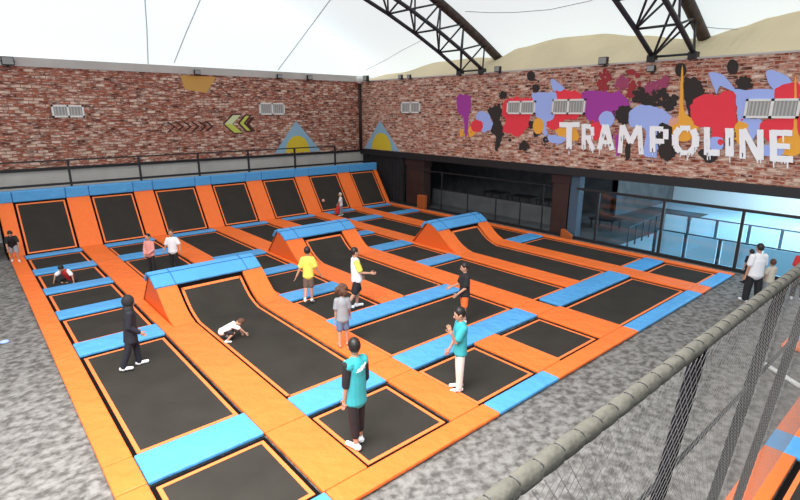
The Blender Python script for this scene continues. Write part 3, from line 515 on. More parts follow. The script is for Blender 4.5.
# ramps: a blue ridge with a curved trampoline running down to the front
def ramp(X0, X1, m0, m1, yp, yfront, label):
    t = thing('ramp_trampoline', label, 'ramp', ((X0+X1)/2, yp, FZ)); ox, oy, oz = (X0+X1)/2, yp, FZ
    prof = [(.10, .94), (-.10, .93), (-.35, .82), (-.58, .68), (-.80, .50), (-1.02, .32), (-1.24, .17), (-1.48, .06), (-1.75, 0.0)]
    full = [(y, z-FZ) for y, z in prof]
    # side strips
    for a, c in ((X0, m0), (m1, X1)):
        b = BM(); sweep_strip(b, full, a-ox, c-ox, .09); link('side_strip', b, 'orange', t, False, .015)
    # side panels
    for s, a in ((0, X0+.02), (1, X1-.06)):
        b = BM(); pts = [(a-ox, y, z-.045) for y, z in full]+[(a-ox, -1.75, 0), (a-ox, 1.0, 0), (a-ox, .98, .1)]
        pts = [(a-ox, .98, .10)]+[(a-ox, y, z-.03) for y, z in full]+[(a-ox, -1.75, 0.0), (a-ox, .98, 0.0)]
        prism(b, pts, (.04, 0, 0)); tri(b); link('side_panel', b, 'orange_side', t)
    b = BM(); poly(b, [(X0-ox+.02, .98, .0), (X1-ox-.02, .98, 0), (X1-ox-.02, .13, .95), (X0-ox+.02, .13, .95)]); prism(b, [(X0-ox+.02, .98, .02), (X1-ox-.02, .98, .02), (X1-ox-.02, .13, .97), (X0-ox+.02, .13, .97)], (0, -.03, -.03)); link('back_panel', b, 'orange', t)
    # ridge pad
    rp = [(.42, .72-FZ), (.22, .93-FZ), (.02, 1.0-FZ), (-.22, .96-FZ), (-.44, .85-FZ), (-.62, .73-FZ)]
    b = BM(); sweep_strip(b, rp, X0-ox-.04, X1-ox-.03, .10); link('ridge_pad', b, 'blue', t, False, .03)
    b = BM(); 
    for f in (.16, .84): xx = X0-ox+(X1-X0)*f; tube(b, [(xx, y, z+.004) for y, z in rp], .012, 4)
    tube(b, [(X0-ox-.05, -.22, .965-FZ), (X1-ox-.03, -.22, .965-FZ)], .012, 4); link('ridge_seam', b, M['blue_dark'], t)
    # mat: follows a lower curve, then runs flat to the front
    low = [(-.62, .57), (-.80, .42), (-1.0, .25), (-1.22, .11), (-1.48, .0), (-1.75, TZ+.0), (yfront-yp+.10, TZ)]
    lo = [(y, z-FZ) for y, z in low]
    b = BM(); sweep_strip(b, lo, m0-ox+.13, m1-ox-.13, .012); link('jump_mat', b, 'mat', t)
    lt = [(y, z+.006) for y, z in lo]
    b = BM(); sweep_strip(b, lt, m0-ox+.075, m0-ox+.14, .012); sweep_strip(b, lt, m1-ox-.14, m1-ox-.075, .012)
    sweep_strip(b, [lt[0], (lt[0][0]-.06, lt[0][1]-.05)], m0-ox+.075, m1-ox-.075, .012); box(b, m0-ox+.075, m1-ox-.075, yfront-yp+.08, yfront-yp+.145, lt[-1][1]-.012, lt[-1][1]); link('edge_trim', b, 'trim', t)
    b = BM(); sweep_strip(b, [(y, max(.012, z-.07)) for y, z in lo], m0-ox, m1-ox, .01); prism(b, [(m0-ox, -.60, .1), (m1-ox, -.60, .1), (m1-ox, -.60, .78), (m0-ox, -.60, .78)], (0, .02, 0)); link('frame', b, 'under', t)
M['blue_dark'] = mat('blue_seam', (.02, .14, .38), .6)
ramp(3.40, 6.40, 3.93, 5.78, 14.3, 7.78, 'nearest orange and blue ramp with long trampoline, where the child crouches')
ramp(8.52, 11.62, 9.20, 10.95, 16.7, 10.43, 'middle orange and blue ramp trampoline, behind the boy in white and yellow')
ramp(13.80, 16.75, 14.40, 16.13, 14.2, 7.77, 'farthest right orange and blue ramp trampoline, in front of the dark room')

# ---------------------------------------------------------------- sloping wall of trampolines at the back
IY0, IZ0, IY1, IZ1 = 22.88, 0.0, 24.15, 1.83
IL = math.hypot(IY1-IY0, IZ1-IZ0); IA = math.atan2(IZ1-IZ0, IY1-IY0)
def slope_thing(name, label, cat, xc, group=None):
    t = thing(name, label, cat, (xc, IY0, IZ0), 0, group); t.rotation_euler = (IA, 0, 0); return t
PAN = [(1.36, 3.10), (3.93, 5.60), (6.40, 8.25), (9.0, 10.75), (11.60, 13.50), (14.32, 16.22), (17.05, 18.80)]
for k, (a, c) in enumerate(PAN):
    w = (c-a)/2
    t = slope_thing('wall_trampoline', 'black wall trampoline on the sloping back row, %s from the left' % ORD[k+1], 'trampoline', (a+c)/2)
    b = BM(); box(b, -w+.004, w-.004, .01, IL-.01, -.10, -.085); link('frame', b, 'under', t)
    b = BM(); ring(b, -w+.07, w-.07, .06, IL-.07, .055, -.045); link('edge_trim', b, 'trim', t)
    b = BM(); box(b, -w+.12, w-.12, .11, IL-.12, -.057, -.049); link('jump_mat', b, 'mat', t)
sp = [(0.86, 1.36)]+[(PAN[i][1], PAN[i+1][0]) for i in range(6)]+[(18.80, 19.05)]
names = ['left of the first wall trampoline']+['between the %s and %s wall trampolines' % (ORD[i+1], ORD[i+2]) for i in range(6)]+['right of the seventh wall trampoline']
for (a, c), n in zip(sp, names):
    b = BM(); h = (c-a)/2; box(b, -h+.006, h-.006, .0, IL, -.08, 0); o = link('sloping_pad', b, 'orange', None, False, .02)
    o.location = ((a+c)/2, IY0, IZ0); o.rotation_euler = (IA, 0, 0); tag(o, 'sloping orange pad '+n, 'pad', 'sloping orange pads of the back row')
for i in range(7):
    for j, (a, c) in enumerate(((sp[i][0], sp[i][1]), (PAN[i][0], PAN[i][1]))):
        b = BM(); h = (c-a)/2; box(b, -h+.005, h-.005, 0, .30, 0, .43); o = link('top_pad', b, 'blue', None, False, .04)
        o.location = ((a+c)/2, IY1-.04, IZ1-.02); tag(o, ('blue top pad above the %s wall trampoline from the left' % ORD[i+1]) if j else 'short blue top pad %s' % names[i], 'pad', 'blue pads along the top of the back row')
b = BM(); a, c = sp[7]; h = (c-a)/2; box(b, -h, h, 0, .30, 0, .43); o = link('top_pad', b, 'blue', None, False, .04); o.location = ((a+c)/2, IY1-.04, IZ1-.02); tag(o, 'short blue top pad right of the seventh wall trampoline', 'pad', 'blue pads along the top of the back row')
b = BM()
for x in (.84, 19.07): prism(b, [(x, IY0+.02, FZ), (x, IY1+.05, IZ1-.02), (x, 24.4, IZ1-.02), (x, 24.4, FZ)], (-.02 if x < 1 else .02, 0, 0))
box(b, .86, 19.05, 24.5, 24.7, FZ, 1.70); tag(link('support_frame', b, 'under'), 'black support structure under the sloping back row of trampolines', 'support')
# walkway and railing behind the top pads
b = BM(); box(b, .86, 19.05, 24.42, 25.6, 1.72, 1.80); tag(link('walkway_deck', b, 'darkgrey'), 'narrow dark walkway behind the top blue pads', 'walkway')
r = thing('walkway_railing', 'black metal railing along the top of the sloping trampolines', 'railing', (9, 24.75, 1.8))
b = BM(); beam(b, (-8.1, 0, 1.46), (7.55, 0, 1.48), .055); link('top_rail', b, 'black', r)
b = BM(); beam(b, (-8.1, 0, .52), (10, 0, .50), .09); link('lower_rail', b, 'black', r)
for x in (1.0, 3.44, 6.12, 8.72, 11.24, 13.9, 16.5):
    b = BM(); beam(b, (x-9, 0, 0), (x-9, 0, 1.47), .08); link('post', b, 'black', r)
# black drape at left end of slope
b = BM(); box(b, .18, .26, 23.0, 25.5, FZ, 2.7); tag(link('end_drape', b, 'blackcloth'), 'black drape at the far left end of the sloping wall', 'drape')

# ---------------------------------------------------------------- the room beyond the side wall
b = BM(); box(b, 19.75, 34, -10, 26.7, FZ-.1, FZ); struct('floor_side_room', b, 'glassroom')
b = BM(); box(b, 19.76, 30, 9.35, 26.3, FZ, FZ+.01); struct('floor_dark_room', b, 'darkgrey')
b = BM(); box(b, 19.95, 34, -10, 26.7, 3.15, 3.25); struct('ceiling_side_room', b, 'room_wall')
b = BM(); box(b, 33, 33.2, -10, 26.7, FZ, 3.2); struct('wall_side_room_far', b, 'room_wall')
b = BM(); box(b, 25.5, 33, 12.4, 12.6, FZ, 3.2); struct('wall_side_room_partition', b, 'darkgrey')
b = BM(); box(b, 25.5, 25.7, 12.4, 26.4, FZ, 3.2); struct('wall_dark_room', b, 'darkgrey')
b = BM(); box(b, 19.75, 25.7, 26.4, 26.6, FZ, 3.2); struct('wall_dark_room_end', b, 'darkgrey')
b = BM(); prism(b, [(19.62+(.06 if k % 2 else 0), 22.35+.158*k, FZ) for k in range(26)]+[(19.75, 26.3, FZ), (19.75, 22.35, FZ)], (0, 0, 2.69)); tri(b); tag(link('black_curtain', b, 'blackcloth'), 'black curtain filling the corner right of the sloping wall', 'curtain')
b = BM(); 

def column(y0, y1, x1, label, m2=None):
    t = thing('column', label, 'column', (XW+.1, (y0+y1)/2, FZ)); h = (y1-y0)/2
    b = BM(); box(b, 0, x1, -h, h, 0, 2.72); link('shaft', b, 'brown', t, bevel=.03)
    b = BM(); box(b, -.03, x1+.03, -h-.06, h+.06, 2.28, 2.72); link('capital', b, M['col_cap'], t, bevel=.02)
M['orange_dim'] = mat('shaded_orange_pad', (.38, .085, .012), .7); M['col_cap'] = mat('column_cap', (.030, .010, .010), .7); M['bluegrey'] = mat('blue_grey_paint', (.05, .09, .14), .6)  # column pad orange is darkened in its base colour to paint in shade
column(20.75, 22.2, .6, 'dark brown column left of the dark side room'); column(11.65, 12.45, .5, 'dark brown column in the middle of the side opening')
b = BM(); box(b, 19.75, 20.15, 11.2, 11.6, FZ, 2.6); tag(link('column_panel', b, 'bluegrey'), 'blue grey upright panel attached right of the middle column', 'panel')
b = BM(); box(b, 19.28, 19.53, 20.2, 20.8, FZ, .68); tag(link('corner_pad', b, M['orange_dim'], None, False, .04), 'orange protective pad at the base of the far column', 'pad')
b = BM(); prism(b, [(19.42, 11.7, FZ), (19.42, 11.15, FZ), (19.42, 11.18, .08), (19.42, 11.55, .28), (19.42, 11.7, .27)], (.12, 0, 0)); tag(link('corner_pad', b, M['orange_dim'], None, False, .02), 'small orange protective pad at the base of the middle column', 'pad')
# glazing with black frame
f = thing('glass_partition', 'black framed glass partition under the brick side wall', 'partition', (19.6, 5, FZ))
b = BM(); beam(b, (0, 6.2, 2.17), (0, -9, 2.08), .07, .10); link('top_rail', b, 'black', f)
b = BM(); beam(b, (0, 18, .06), (0, -9, .06), .10, .12); link('bottom_rail', b, 'black', f)
for y in (10.2, 7.62, 5.06, 2.5): b = BM(); beam(b, (0, y-5, 0), (0, y-5, 2.18), .09); link('post', b, 'black', f)
for y0, y1 in ((10.1, 7.7), (7.54, 5.14), (4.98, 2.58), (2.42, -3)): b = BM(); box(b, -.01, .01, y1-5, y0-5, .12, 2.1); link('glass_pane', b, 'glass', f)
f = thing('dark_railing', 'black railing in front of the dark side room', 'railing', (19.72, 16, FZ))
b = BM(); beam(b, (0, 6.3, 2.1), (0, -3.4, 2.14), .05); link('top_rail', b, 'black', f)
b = BM(); beam(b, (0, 3.4, 1.2), (0, -3.4, 1.2), .04); link('middle_rail', b, 'black', f)
for y in (19.3, 17.4, 15.55, 14.1, 12.9): b = BM(); beam(b, (0, y-16, 0), (0, y-16, 2.12 if y in (19.3, 12.9) else 1.2), .05); link('post', b, 'black', f)
M['midgrey'] = mat('grey_low_wall', (.11, .12, .125), .7, noise=(2, .15))
b = BM(); box(b, 21.2, 21.4, 12.8, 21.5, FZ, .75); tag(link('low_wall', b, 'midgrey'), 'low grey wall inside the dark side room', 'wall')
for i, y in enumerate((13.9, 15.7, 17.6)):
    t = thing('bench_table', ['dark table behind the low grey wall, nearest the middle column', 'dark table behind the low grey wall, middle one', 'dark table behind the low grey wall, farthest'][i], 'table', (22.3, y, FZ), 0, 'dark tables in the side room')
    b = BM(); box(b, -.4, .4, -.65, .65, .95, 1.02); link('tabletop', b, 'black', t)
    for sx in (-.33, .33):
        for sy in (-.55, .55): b = BM(); beam(b, (sx, sy, 0), (sx, sy, .96), .05); link('leg', b, 'black', t)
t = thing('bench_table', 'low dark table on the grey floor right of the middle column', 'table', (22.6, 11.3, FZ))
b = BM(); box(b, -.5, .5, -.6, .6, .42, .48); link('tabletop', b, 'black', t)
for sx in (-.4, .4):
    for sy in (-.5, .5): b = BM(); beam(b, (sx, sy, 0), (sx, sy, .43), .05); link('leg', b, 'black', t)
# glass balustrades
M['steel'] = mat('dark_steel_post', (.04, .06, .08), .4); M['glasspanel'] = mat('frosted_blue_glass', (.52, .74, .88), .35, spec=.5); M['glasspanel2'] = mat('pale_frosted_glass', (.68, .85, .92), .35, spec=.5)
f = thing('glass_balustrade', 'blue glass balustrade with dark posts just behind the partition', 'balustrade', (20.0, 5, FZ))
b = BM(); beam(b, (0, 2.9, .94), (0, -6, .93), .04, .05); link('handrail', b, 'steel', f)
ys = [7.95, 6.86, 5.72, 4.5, 3.3, 2.1]
for y in ys: b = BM(); beam(b, (0, y-5, 0), (0, y-5, .93), .10); link('post', b, 'steel', f)
for i in range(5): b = BM(); box(b, -.01, .01, ys[i+1]+.09-5, ys[i]-.09-5, .04, .90); link('glass_panel', b, 'glasspanel', f)
f = thing('glass_balustrade', 'pale glass balustrade with dark posts deeper in the bright room', 'balustrade', (24.0, 5, FZ))
b = BM(); beam(b, (0, 4.35, .86), (0, -6, .84), .04, .05); beam(b, (0, 4.35, .86), (-4.2, 3.9, .86), .04, .05); link('handrail', b, 'steel', f)
ys = [9.3, 8.2, 7.1, 5.9, 4.8, 3.7]
for y in ys: b = BM(); beam(b, (0, y-5, 0), (0, y-5, .85), .10); link('post', b, 'steel', f)
for i in range(5): b = BM(); box(b, -.01, .01, ys[i+1]+.09-5, ys[i]-.09-5, .04, .82); link('glass_panel', b, 'glasspanel2', f)
for k in range(5): b = BM(); x = -.8-.85*k; beam(b, (x, 4.35-.107*(.8+.85*k), 0), (x, 4.35-.107*(.8+.85*k), .85), .05); link('post', b, 'steel', f)

# ---------------------------------------------------------------- foreground: foam-topped netting fence and second court
ZR, YR = 3.80, .958
f = thing('netting_fence', 'netting fence with padded grey foam top rail in the lower right foreground', 'fence', (4, YR, FZ))
b = BM(); x = -.6; i = 0; rr = random.Random(2)
pts = []
while x < 13:
    L = .155
    for t, r in ((0, .037), (.12, .0435), (.5, .045), (.88, .0435)): pts.append((x+L*t, r+rr.uniform(-.0008, .0008)))
    x += L
rings = []
for px, r in pts:
    rings.append([b.verts.new((px-4, r*math.cos(2*PI*k/14), ZR-FZ+r*math.sin(2*PI*k/14))) for k in range(14)])
for i in range(len(rings)-1):
    for k in range(14): b.faces.new((rings[i][k], rings[i][(k+1) % 14], rings[i+1][(k+1) % 14], rings[i+1][k]))
b.faces.new(rings[0][::-1]); b.faces.new(rings[-1])
link('foam_top_rail', b, 'foam', f, True)
for k in range(70):
    b = BM(); xx = -.6+.155*k-4; tube(b, [(xx, .040*math.cos(a), ZR-FZ+.040*math.sin(a)) for a in [1.0+m*.2 for m in range(8)]], .0032, 5); link('cable_tie', b, 'black', f)
LEAN = .0
def fy(z): return (ZR-z)*.085      # the net leans out a little towards its foot
M['postpad'] = mat('black_padded_post', (.006, .005, .008), .9, spec=.1)
for x in (1.0, 3.32, 5.18, 6.7):
    b = BM(); tube(b, [(x-4, 0, ZR-FZ-.02), (x-4, fy(0), -FZ+.01)], .045, 10); link('post', b, 'postpad', f, True)
b = BM(); tube(b, [(-4.6, fy(2.8)+.0, 2.8-FZ), (9, fy(2.8), 2.8-FZ)], .009, 6); tube(b, [(-4.6, fy(2.76)+.0, 2.75-FZ), (9, fy(2.76), 2.75-FZ)], .007, 6); link('net_cord', b, 'black', f)
b = BM(); S = .085; H_ = ZR-FZ; x0, x1 = -4.6, 8.0
def wire(bm, p, q, r=.0027):
    P = []
    for c in (p, q):
        y = c[1]-.058; z = c[2]; P.append([bm.verts.new((c[0]+r*math.cos(a), y+r*math.sin(a)*.5, z+r*math.sin(a))) for a in (0, 2.1, 4.2)])
    for k in range(3): bm.faces.new((P[0][k], P[0][(k+1) % 3], P[1][(k+1) % 3], P[1][k]))
k = 0; xx = x0-H_
while xx < x1:
    for s in (1, -1):
        a, c = (xx, 0), (xx+H_*.75, H_)
        if s == -1: a, c = (xx+H_*.75, 0), (xx, H_)
        # clip in x
        def at(u): return (a[0]+(c[0]-a[0])*u, H_*u)
        us = [0, 1]
        ux0 = (x0-a[0])/(c[0]-a[0]); ux1 = (x1-a[0])/(c[0]-a[0]); lo, hi = min(ux0, ux1), max(ux0, ux1)
        lo = max(lo, .04); hi = min(hi, 1)
        if hi > lo:
            p, q = at(lo), at(hi); wire(b, (p[0], fy(p[1]+FZ), p[1]), (q[0], fy(q[1]+FZ), q[1]))
    xx += S
link('net', b, 'netcord', f)

# second court, beyond the netting
pad(3.0, 9.14, 1.06, 1.50, 'orange', 'orange_pad', 'orange edge pad of the second court behind the foreground netting')
pad(9.14, 9.80, .2, 1.50, 'blue', 'blue_cross_pad', 'blue cross pad of the second court in the lower right corner')
pad(9.80, 12.6, 1.02, 1.50, 'orange', 'orange_pad', 'orange edge pad beyond the blue pad at the right edge')
tramp(5.0, 9.14, -1.2, 1.06, 'black trampoline of the second court in the lower right corner')
tramp(9.80, 12.6, -1.2, 1.02, 'black trampoline of the second court beyond its blue cross pad')
pad(13.75, 14.4, 1.2, 2.35, 'orange', 'orange_pad', 'small orange pad end seen behind the netting near the right edge'); pad(14.4, 16.0, 1.2, 2.35, 'blue', 'blue_cross_pad', 'small blue pad end behind the netting at the right edge')
b = BM(); tube(b, [(12.41, 2.30, FZ+.06), (11.86, 1.57, FZ+.06)], .05, 8); tag(link('white_pole', b, 'white', None, True), 'white pole lying on the carpet behind the netting', 'pole')

# ---------------------------------------------------------------- people
def vcap(bm, p, q, r0, r1, seg=10, flat=(1, 1), ref=None):
    """closed tapered capsule from p to q (flat squashes the cross-section along ref)"""
    p, q = Vector(p), Vector(q); d = q-p; L = d.length; d = d.normalized() if L > 1e-6 else Vector((0, 0, 1))
    if ref is None: ref = Vector((1, 0, 0))
    a = ref-d*ref.dot(d)
    a = a.normalized() if a.length > 1e-4 else d.orthogonal().normalized()
    b_ = d.cross(a); rings = []
    prof = [(-r0*math.cos(t), r0*math.sin(t)) for t in (.35, .8, 1.25)]+[(L+r1*math.cos(t), r1*math.sin(t)) for t in (1.25, .8, .35)]
    for s, r in prof: rings.append([bm.verts.new(p+d*s+(a*math.cos(2*PI*k/seg)*flat[0]+b_*math.sin(2*PI*k/seg)*flat[1])*r) for k in range(seg)])
    for i in range(len(rings)-1):
        for k in range(seg): bm.faces.new((rings[i][k], rings[i][(k+1) % seg], rings[i+1][(k+1) % seg], rings[i+1][k]))
    bm.faces.new(rings[0][::-1]); bm.faces.new(rings[-1])
def vell(bm, c, rad, R=None, seg=14, rng=10):
    m = Matrix.Translation(c) @ (R.to_4x4() if R else Matrix()) @ Matrix.Diagonal((rad[0], rad[1], rad[2], 1))
    bmesh.ops.create_uvsphere(bm, u_segments=seg, v_segments=rng, radius=1, matrix=m)
def remeshed(bm, vox, smooth=2):
    me = bpy.data.meshes.new('tmp'); bm.to_mesh(me); bm.free()
    o = bpy.data.objects.new('tmp', me); col.objects.link(o)
    r = o.modifiers.new('r', 'REMESH'); r.mode = 'VOXEL'; r.voxel_size = vox; r.use_smooth_shade = True
    if smooth: s = o.modifiers.new('s', 'SMOOTH'); s.iterations = smooth; s.factor = .5
    dg = bpy.context.evaluated_depsgraph_get(); ev = o.evaluated_get(dg)
    out = bmesh.new(); out.from_mesh(ev.to_mesh()); ev.to_mesh_clear()
    bpy.data.objects.remove(o); bpy.data.meshes.remove(me)
    return out
def D(pitch, out=0, side=1):
    p, o = math.radians(pitch), math.radians(out)
    return Vector((side*math.sin(o), math.sin(p)*math.cos(o), -math.cos(p)*math.cos(o)))
def person(label, H, xy, az, zg, pose, cl, foot_at=None, vox=None, hs=1.0, wide=1.0):
    """pose: lean, twist, head(yaw,pitch), armL/armR = (pitch,out,elbow pitch,elbow out), legL/legR = (pitch,out,knee pitch), x to the right, y forward"""
    v = vox or .0125
    k = H
    root = thing('person', label, 'person', (xy[0], xy[1], zg), math.radians(az-90))
    lean = math.radians(pose.get('lean', 0)); sl = math.radians(pose.get('side', 0))
    up = Vector((math.sin(sl), math.sin(lean)*math.cos(sl), math.cos(lean)*math.cos(sl))).normalized()
    rt = Vector((1, 0, 0)); tw = math.radians(pose.get('twist', 0)); fw = up.cross(rt).normalized(); rt = fw.cross(up)
    rt2 = rt*math.cos(tw)+fw*math.sin(tw)
    pel = Vector((0, 0, 0)); J = {}
    waist = pel+up*.10*k; chest = pel+up*.21*k; neck = pel+up*.295*k
    head_up = pose.get('headup', None); hp = math.radians(pose.get('head', (0, 0))[1]); hy = math.radians(pose.get('head', (0, 0))[0])
    hu = (up*math.cos(hp)+fw*math.sin(hp)).normalized(); hf0 = (fw*math.cos(hp)-up*math.sin(hp)).normalized()
    hr0 = hf0.cross(hu); hf = hf0*math.cos(hy)+hr0*math.sin(hy); hr = hf.cross(hu)
    HR = Matrix((hr, hf, hu)).transposed()
    hc = neck+hu*(.045+.062*hs)*k
    hrad = (.047*hs*k, .058*hs*k, .070*hs*k)
    hand = {}; foot = {}
    for s, n in ((-1, 'L'), (1, 'R')):
        a = pose.get('arm'+n, (5, 8, 10, 5)); g_ = pose.get('leg'+n, (0, 3, 0))
        sh = neck-up*.035*k+rt2*s*.092*k*wide
        el = sh+D(a[0], a[1], s)*.168*k; wr = el+D(a[2], a[3], s)*.142*k
        hip = pel+rt*s*.048*k*wide; kn = hip+D(g_[0], g_[1], s)*.235*k; an = kn+D(g_[2], g_[1]*.6 if len(g_) < 4 else g_[3], s)*.235*k
        J[n] = (sh, el, wr, hip, kn, an)
        ft = math.radians(g_[4] if len(g_) > 4 else 0); fyaw = math.radians(pose.get('toe', 8))*s
        foot[n] = Vector((math.sin(fyaw)*math.cos(ft), math.cos(fyaw)*math.cos(ft), -math.sin(ft)))
    low = min(min((J[n][5]).z-.042*k, (J[n][5]+foot[n]*.115*k).z-.024*k) for n in 'LR')
    if pose.get('sit'): low = pel.z-.075*k
    if 'low' in pose: low = pel.z-pose['low']*k
    mid = (J['L'][5]+J['R'][5])/2 if not pose.get('sit') else pel
    sh_ = Vector((-mid.x, -mid.y, -low))
    A = lambda p: p+sh_
    J = {n: tuple(A(p) for p in q) for n, q in J.items()}
    pel, waist, chest, neck, hc = map(A, (pel, waist, chest, neck, hc))
    # --- body: one continuous surface
    b = BM(); hand_bm = []
    vell(b, hc, hrad, HR); vell(b, hc+(hf*.018-hu*.028)*k*hs, (.034*hs*k, .038*hs*k, .042*hs*k), HR)
    vcap(b, hc-hu*.03*k, neck-up*.01*k, .030*k, .034*k)
    vcap(b, hc+(hf*.056-hu*.002)*k*hs, hc+(hf*.066-hu*.018)*k*hs, .006*k, .010*k)     # nose
    for s in (-1, 1): vell(b, hc+hr*s*.048*k*hs, (.008*k, .014*k, .020*k), HR)           # ears
    T3 = Matrix((rt2, fw, up)).transposed()
    vell(b, chest, (.088*k*wide, .060*k, .115*k), T3); vell(b, waist, (.076*k*wide, .055*k, .09*k), T3); vell(b, pel, (.084*k*wide, .062*k, .07*k), T3)
    for s, n in ((-1, 'L'), (1, 'R')):
        sh, el, wr, hip, kn, an = J[n]
        vcap(b, sh-rt2*s*.05*k, sh, .040*k, .036*k)
        vcap(b, sh, el, .034*k, .024*k); vcap(b, el, wr, .024*k, .016*k)
        vcap(b, hip, kn, .046*k*wide, .036*k); vcap(b, kn, an, .036*k, .022*k); vcap(b, kn+(an-kn)*.15, kn+(an-kn)*.45, .033*k, .028*k)
        f = foot[n]; vcap(b, an-Vector((0, 0, .012*k))-f*.02*k, an+f*.095*k-Vector((0, 0, .018*k)), .024*k, .020*k)
        d = (wr-el).normalized(); hd = pose.get('hand'+n); d = Vector(hd).normalized() if hd else d
        ref = Vector(pose.get('palm'+n, (0, 1, 0))); ref = (ref-d*ref.dot(d)); ref = ref.normalized() if ref.length > .05 else d.orthogonal().normalized()
        sd = d.cross(ref)          # palm normal; ref runs across the knuckles towards the thumb
        vcap(b, wr, wr+d*.046*k, .015*k, .020*k, flat=(1.15, .55), ref=ref)
        # five separate fingers
        for i, (o_, L) in enumerate(((.018, .040), (.006, .046), (-.006, .043), (-.017, .034))):
            p0 = wr+d*.052*k+ref*o_*k; p1 = p0+(d*.95+sd*.1*s)*L*.5*k; p2 = p1+(d*.8+sd*.38*s)*L*.55*k
            hand_bm.append((p0-d*.012*k, p1, p2, .0062*k))
        p0 = wr+d*.018*k+ref*.014*k; p1 = p0+(d*.6+ref*.75)*.026*k; p2 = p1+(d*.85+ref*.3)*.024*k; hand_bm.append((p0, p1, p2, .0070*k))
    body = remeshed(b, max(v*.8, .010))
    for p0, p1, p2, r in hand_bm:
        vcap(body, p0, p1, r, r*.92, 6); vcap(body, p1, p2, r*.92, r*.75, 6)
    skin = cl.get('skin', 'skin'); bodyo = link('body', body, skin, root, True)
    # --- face
    for s in (-1, 1):
        b = BM(); vell(b, hc+(hf*.0545+hr*s*.019+hu*.003)*k*hs, (.0075*k*hs, .004*k, .0055*k*hs), HR, 8, 6); link('eye', b, 'eye', bodyo)
    b = BM(); vell(b, hc+(hf*.053-hu*.040)*k*hs, (.016*k*hs, .007*k, .005*k*hs), HR, 8, 6); link('mouth', b, 'lip', bodyo)
    # --- hair
    hm, style = cl.get('hair', ('hair', 'short'))
    b = BM()
    if style == 'short':
        vell(b, hc-hf*.010*k*hs+hu*.016*k*hs, (hrad[0]*1.14, hrad[1]*1.05, hrad[2]*.98), HR); vell(b, hc-hf*.020*k*hs+hu*.004*k*hs, (hrad[0]*1.03, hrad[1]*.84, hrad[2]*.72), HR)
    elif style == 'curly':
        rq = random.Random(4)
        for i in range(26):
            a = rq.uniform(0, 2*PI); e = rq.uniform(-.3, 1.5); q = Vector((math.cos(a)*math.cos(e), math.sin(a)*math.cos(e)-.15, math.sin(e)))
            if q.y > .55 and q.z < .45: continue
            vell(b, hc+HR@Vector((q.x*hrad[0]*1.25, q.y*hrad[1], q.z*hrad[2]))*1.25, [.034*k*hs]*3, None, 8, 6)
        vell(b, hc-hf*.015*k*hs+hu*.012*k*hs, (hrad[0]*1.45, hrad[1]*1.18, hrad[2]*1.15), HR)
    elif style == 'long':
        vell(b, hc-hf*.012*k*hs+hu*.014*k*hs, (hrad[0]*1.12, hrad[1]*1.03, hrad[2]*.98), HR)
        for s in (-1, 0, 1): vcap(b, hc-hf*.035*k+hr*s*.03*k, neck-fw*.045*k+rt*s*.03*k-up*.03*k, .028*k, .018*k)
    elif style == 'tied':
        vell(b, hc-hf*.012*k*hs+hu*.014*k*hs, (hrad[0]*1.10, hrad[1]*1.02, hrad[2]*.97), HR); vell(b, hc-hf*.07*k*hs+hu*.02*k, (.022*k, .022*k, .026*k), HR)
    elif style == 'hijab':
        vell(b, hc-hf*.018*k+hu*.004*k, (hrad[0]*1.5, hrad[1]*1.28, hrad[2]*1.2), HR); vcap(b, hc-hu*.03*k-hf*.012*k, neck-up*.01*k, .056*k, .062*k)
        vcap(b, neck, chest+up*.02*k, .070*k, .085*k, flat=(1.15, .85), ref=rt); vcap(b, neck-fw*.02*k, chest-fw*.02*k, .07*k, .085*k, flat=(1.15, .8), ref=rt)
    link('headscarf' if style == 'hijab' else 'hair', remeshed(b, v*.75, 1), hm, root, True)
    # --- top
    e = .010*k+.006; tm, sl_ = cl['top']
    b = BM()
    lw = cl.get('hem', .0)
    vell(b, chest, (.088*k*wide+e, .060*k+e, .115*k+e*.3), T3); vell(b, waist, (.078*k*wide+e, .057*k+e, .10*k), T3); vcap(b, waist, pel-up*(.01+lw)*k, .074*k*wide+e, .090*k*wide+e*1.4, 14, flat=(1.10, .84), ref=rt)
    vcap(b, neck-rt2*.05*k-up*.03*k, neck+rt2*.05*k-up*.03*k, .040*k+e*.6, .040*k+e*.6)
    sleeves = BM() if 'sleeve' in cl else None
    for s, n in ((-1, 'L'), (1, 'R')):
        sh, el, wr = J[n][:3]; bb = b
        if sl_ == 'half': vcap(b, sh-rt2*s*.06*k, sh-rt2*s*.012*k, .042*k+e*.6, .043*k+e)
        elif sl_ != 'none': vcap(b, sh-rt2*s*.05*k, sh-rt2*s*.008*k, .040*k+e*.5, .036*k+e*.8)
        if sl_ == 'short': vcap(sleeves if sleeves is not None and cl.get('sleeve_side', n) == n else b, sh, sh+(el-sh)*.68, .037*k+e, .036*k+e*1.2)
        if sl_ == 'long': vcap(sleeves or b, sh, el, .037*k+e, .030*k+e*.8); vcap(sleeves or b, el, wr-(wr-el)*.06, .030*k+e*.7, .023*k+e*.5)
        if sl_ == 'half': vcap(sleeves, sh, el, .037*k+e*.9, .030*k+e*.5)
    vcap(b, chest-up*.04*k, pel+up*.01*k, .080*k*wide+e, .086*k*wide+e, 14, flat=(1.14, .86), ref=rt)
    topo = link(cl.get('topname', 'shirt'), remeshed(b, v), tm, root, True)
    if sleeves is not None: link('sleeves', remeshed(sleeves, v*.8, 1), cl['sleeve'], root, True)
    # --- bottoms
    bmn, ln = cl['bottom']; b = BM(); e2 = .008*k+.005; lo = cl.get('baggy', 0)*k
    vell(b, pel, (.084*k*wide+.004, .064*k+.004, .07*k), T3)
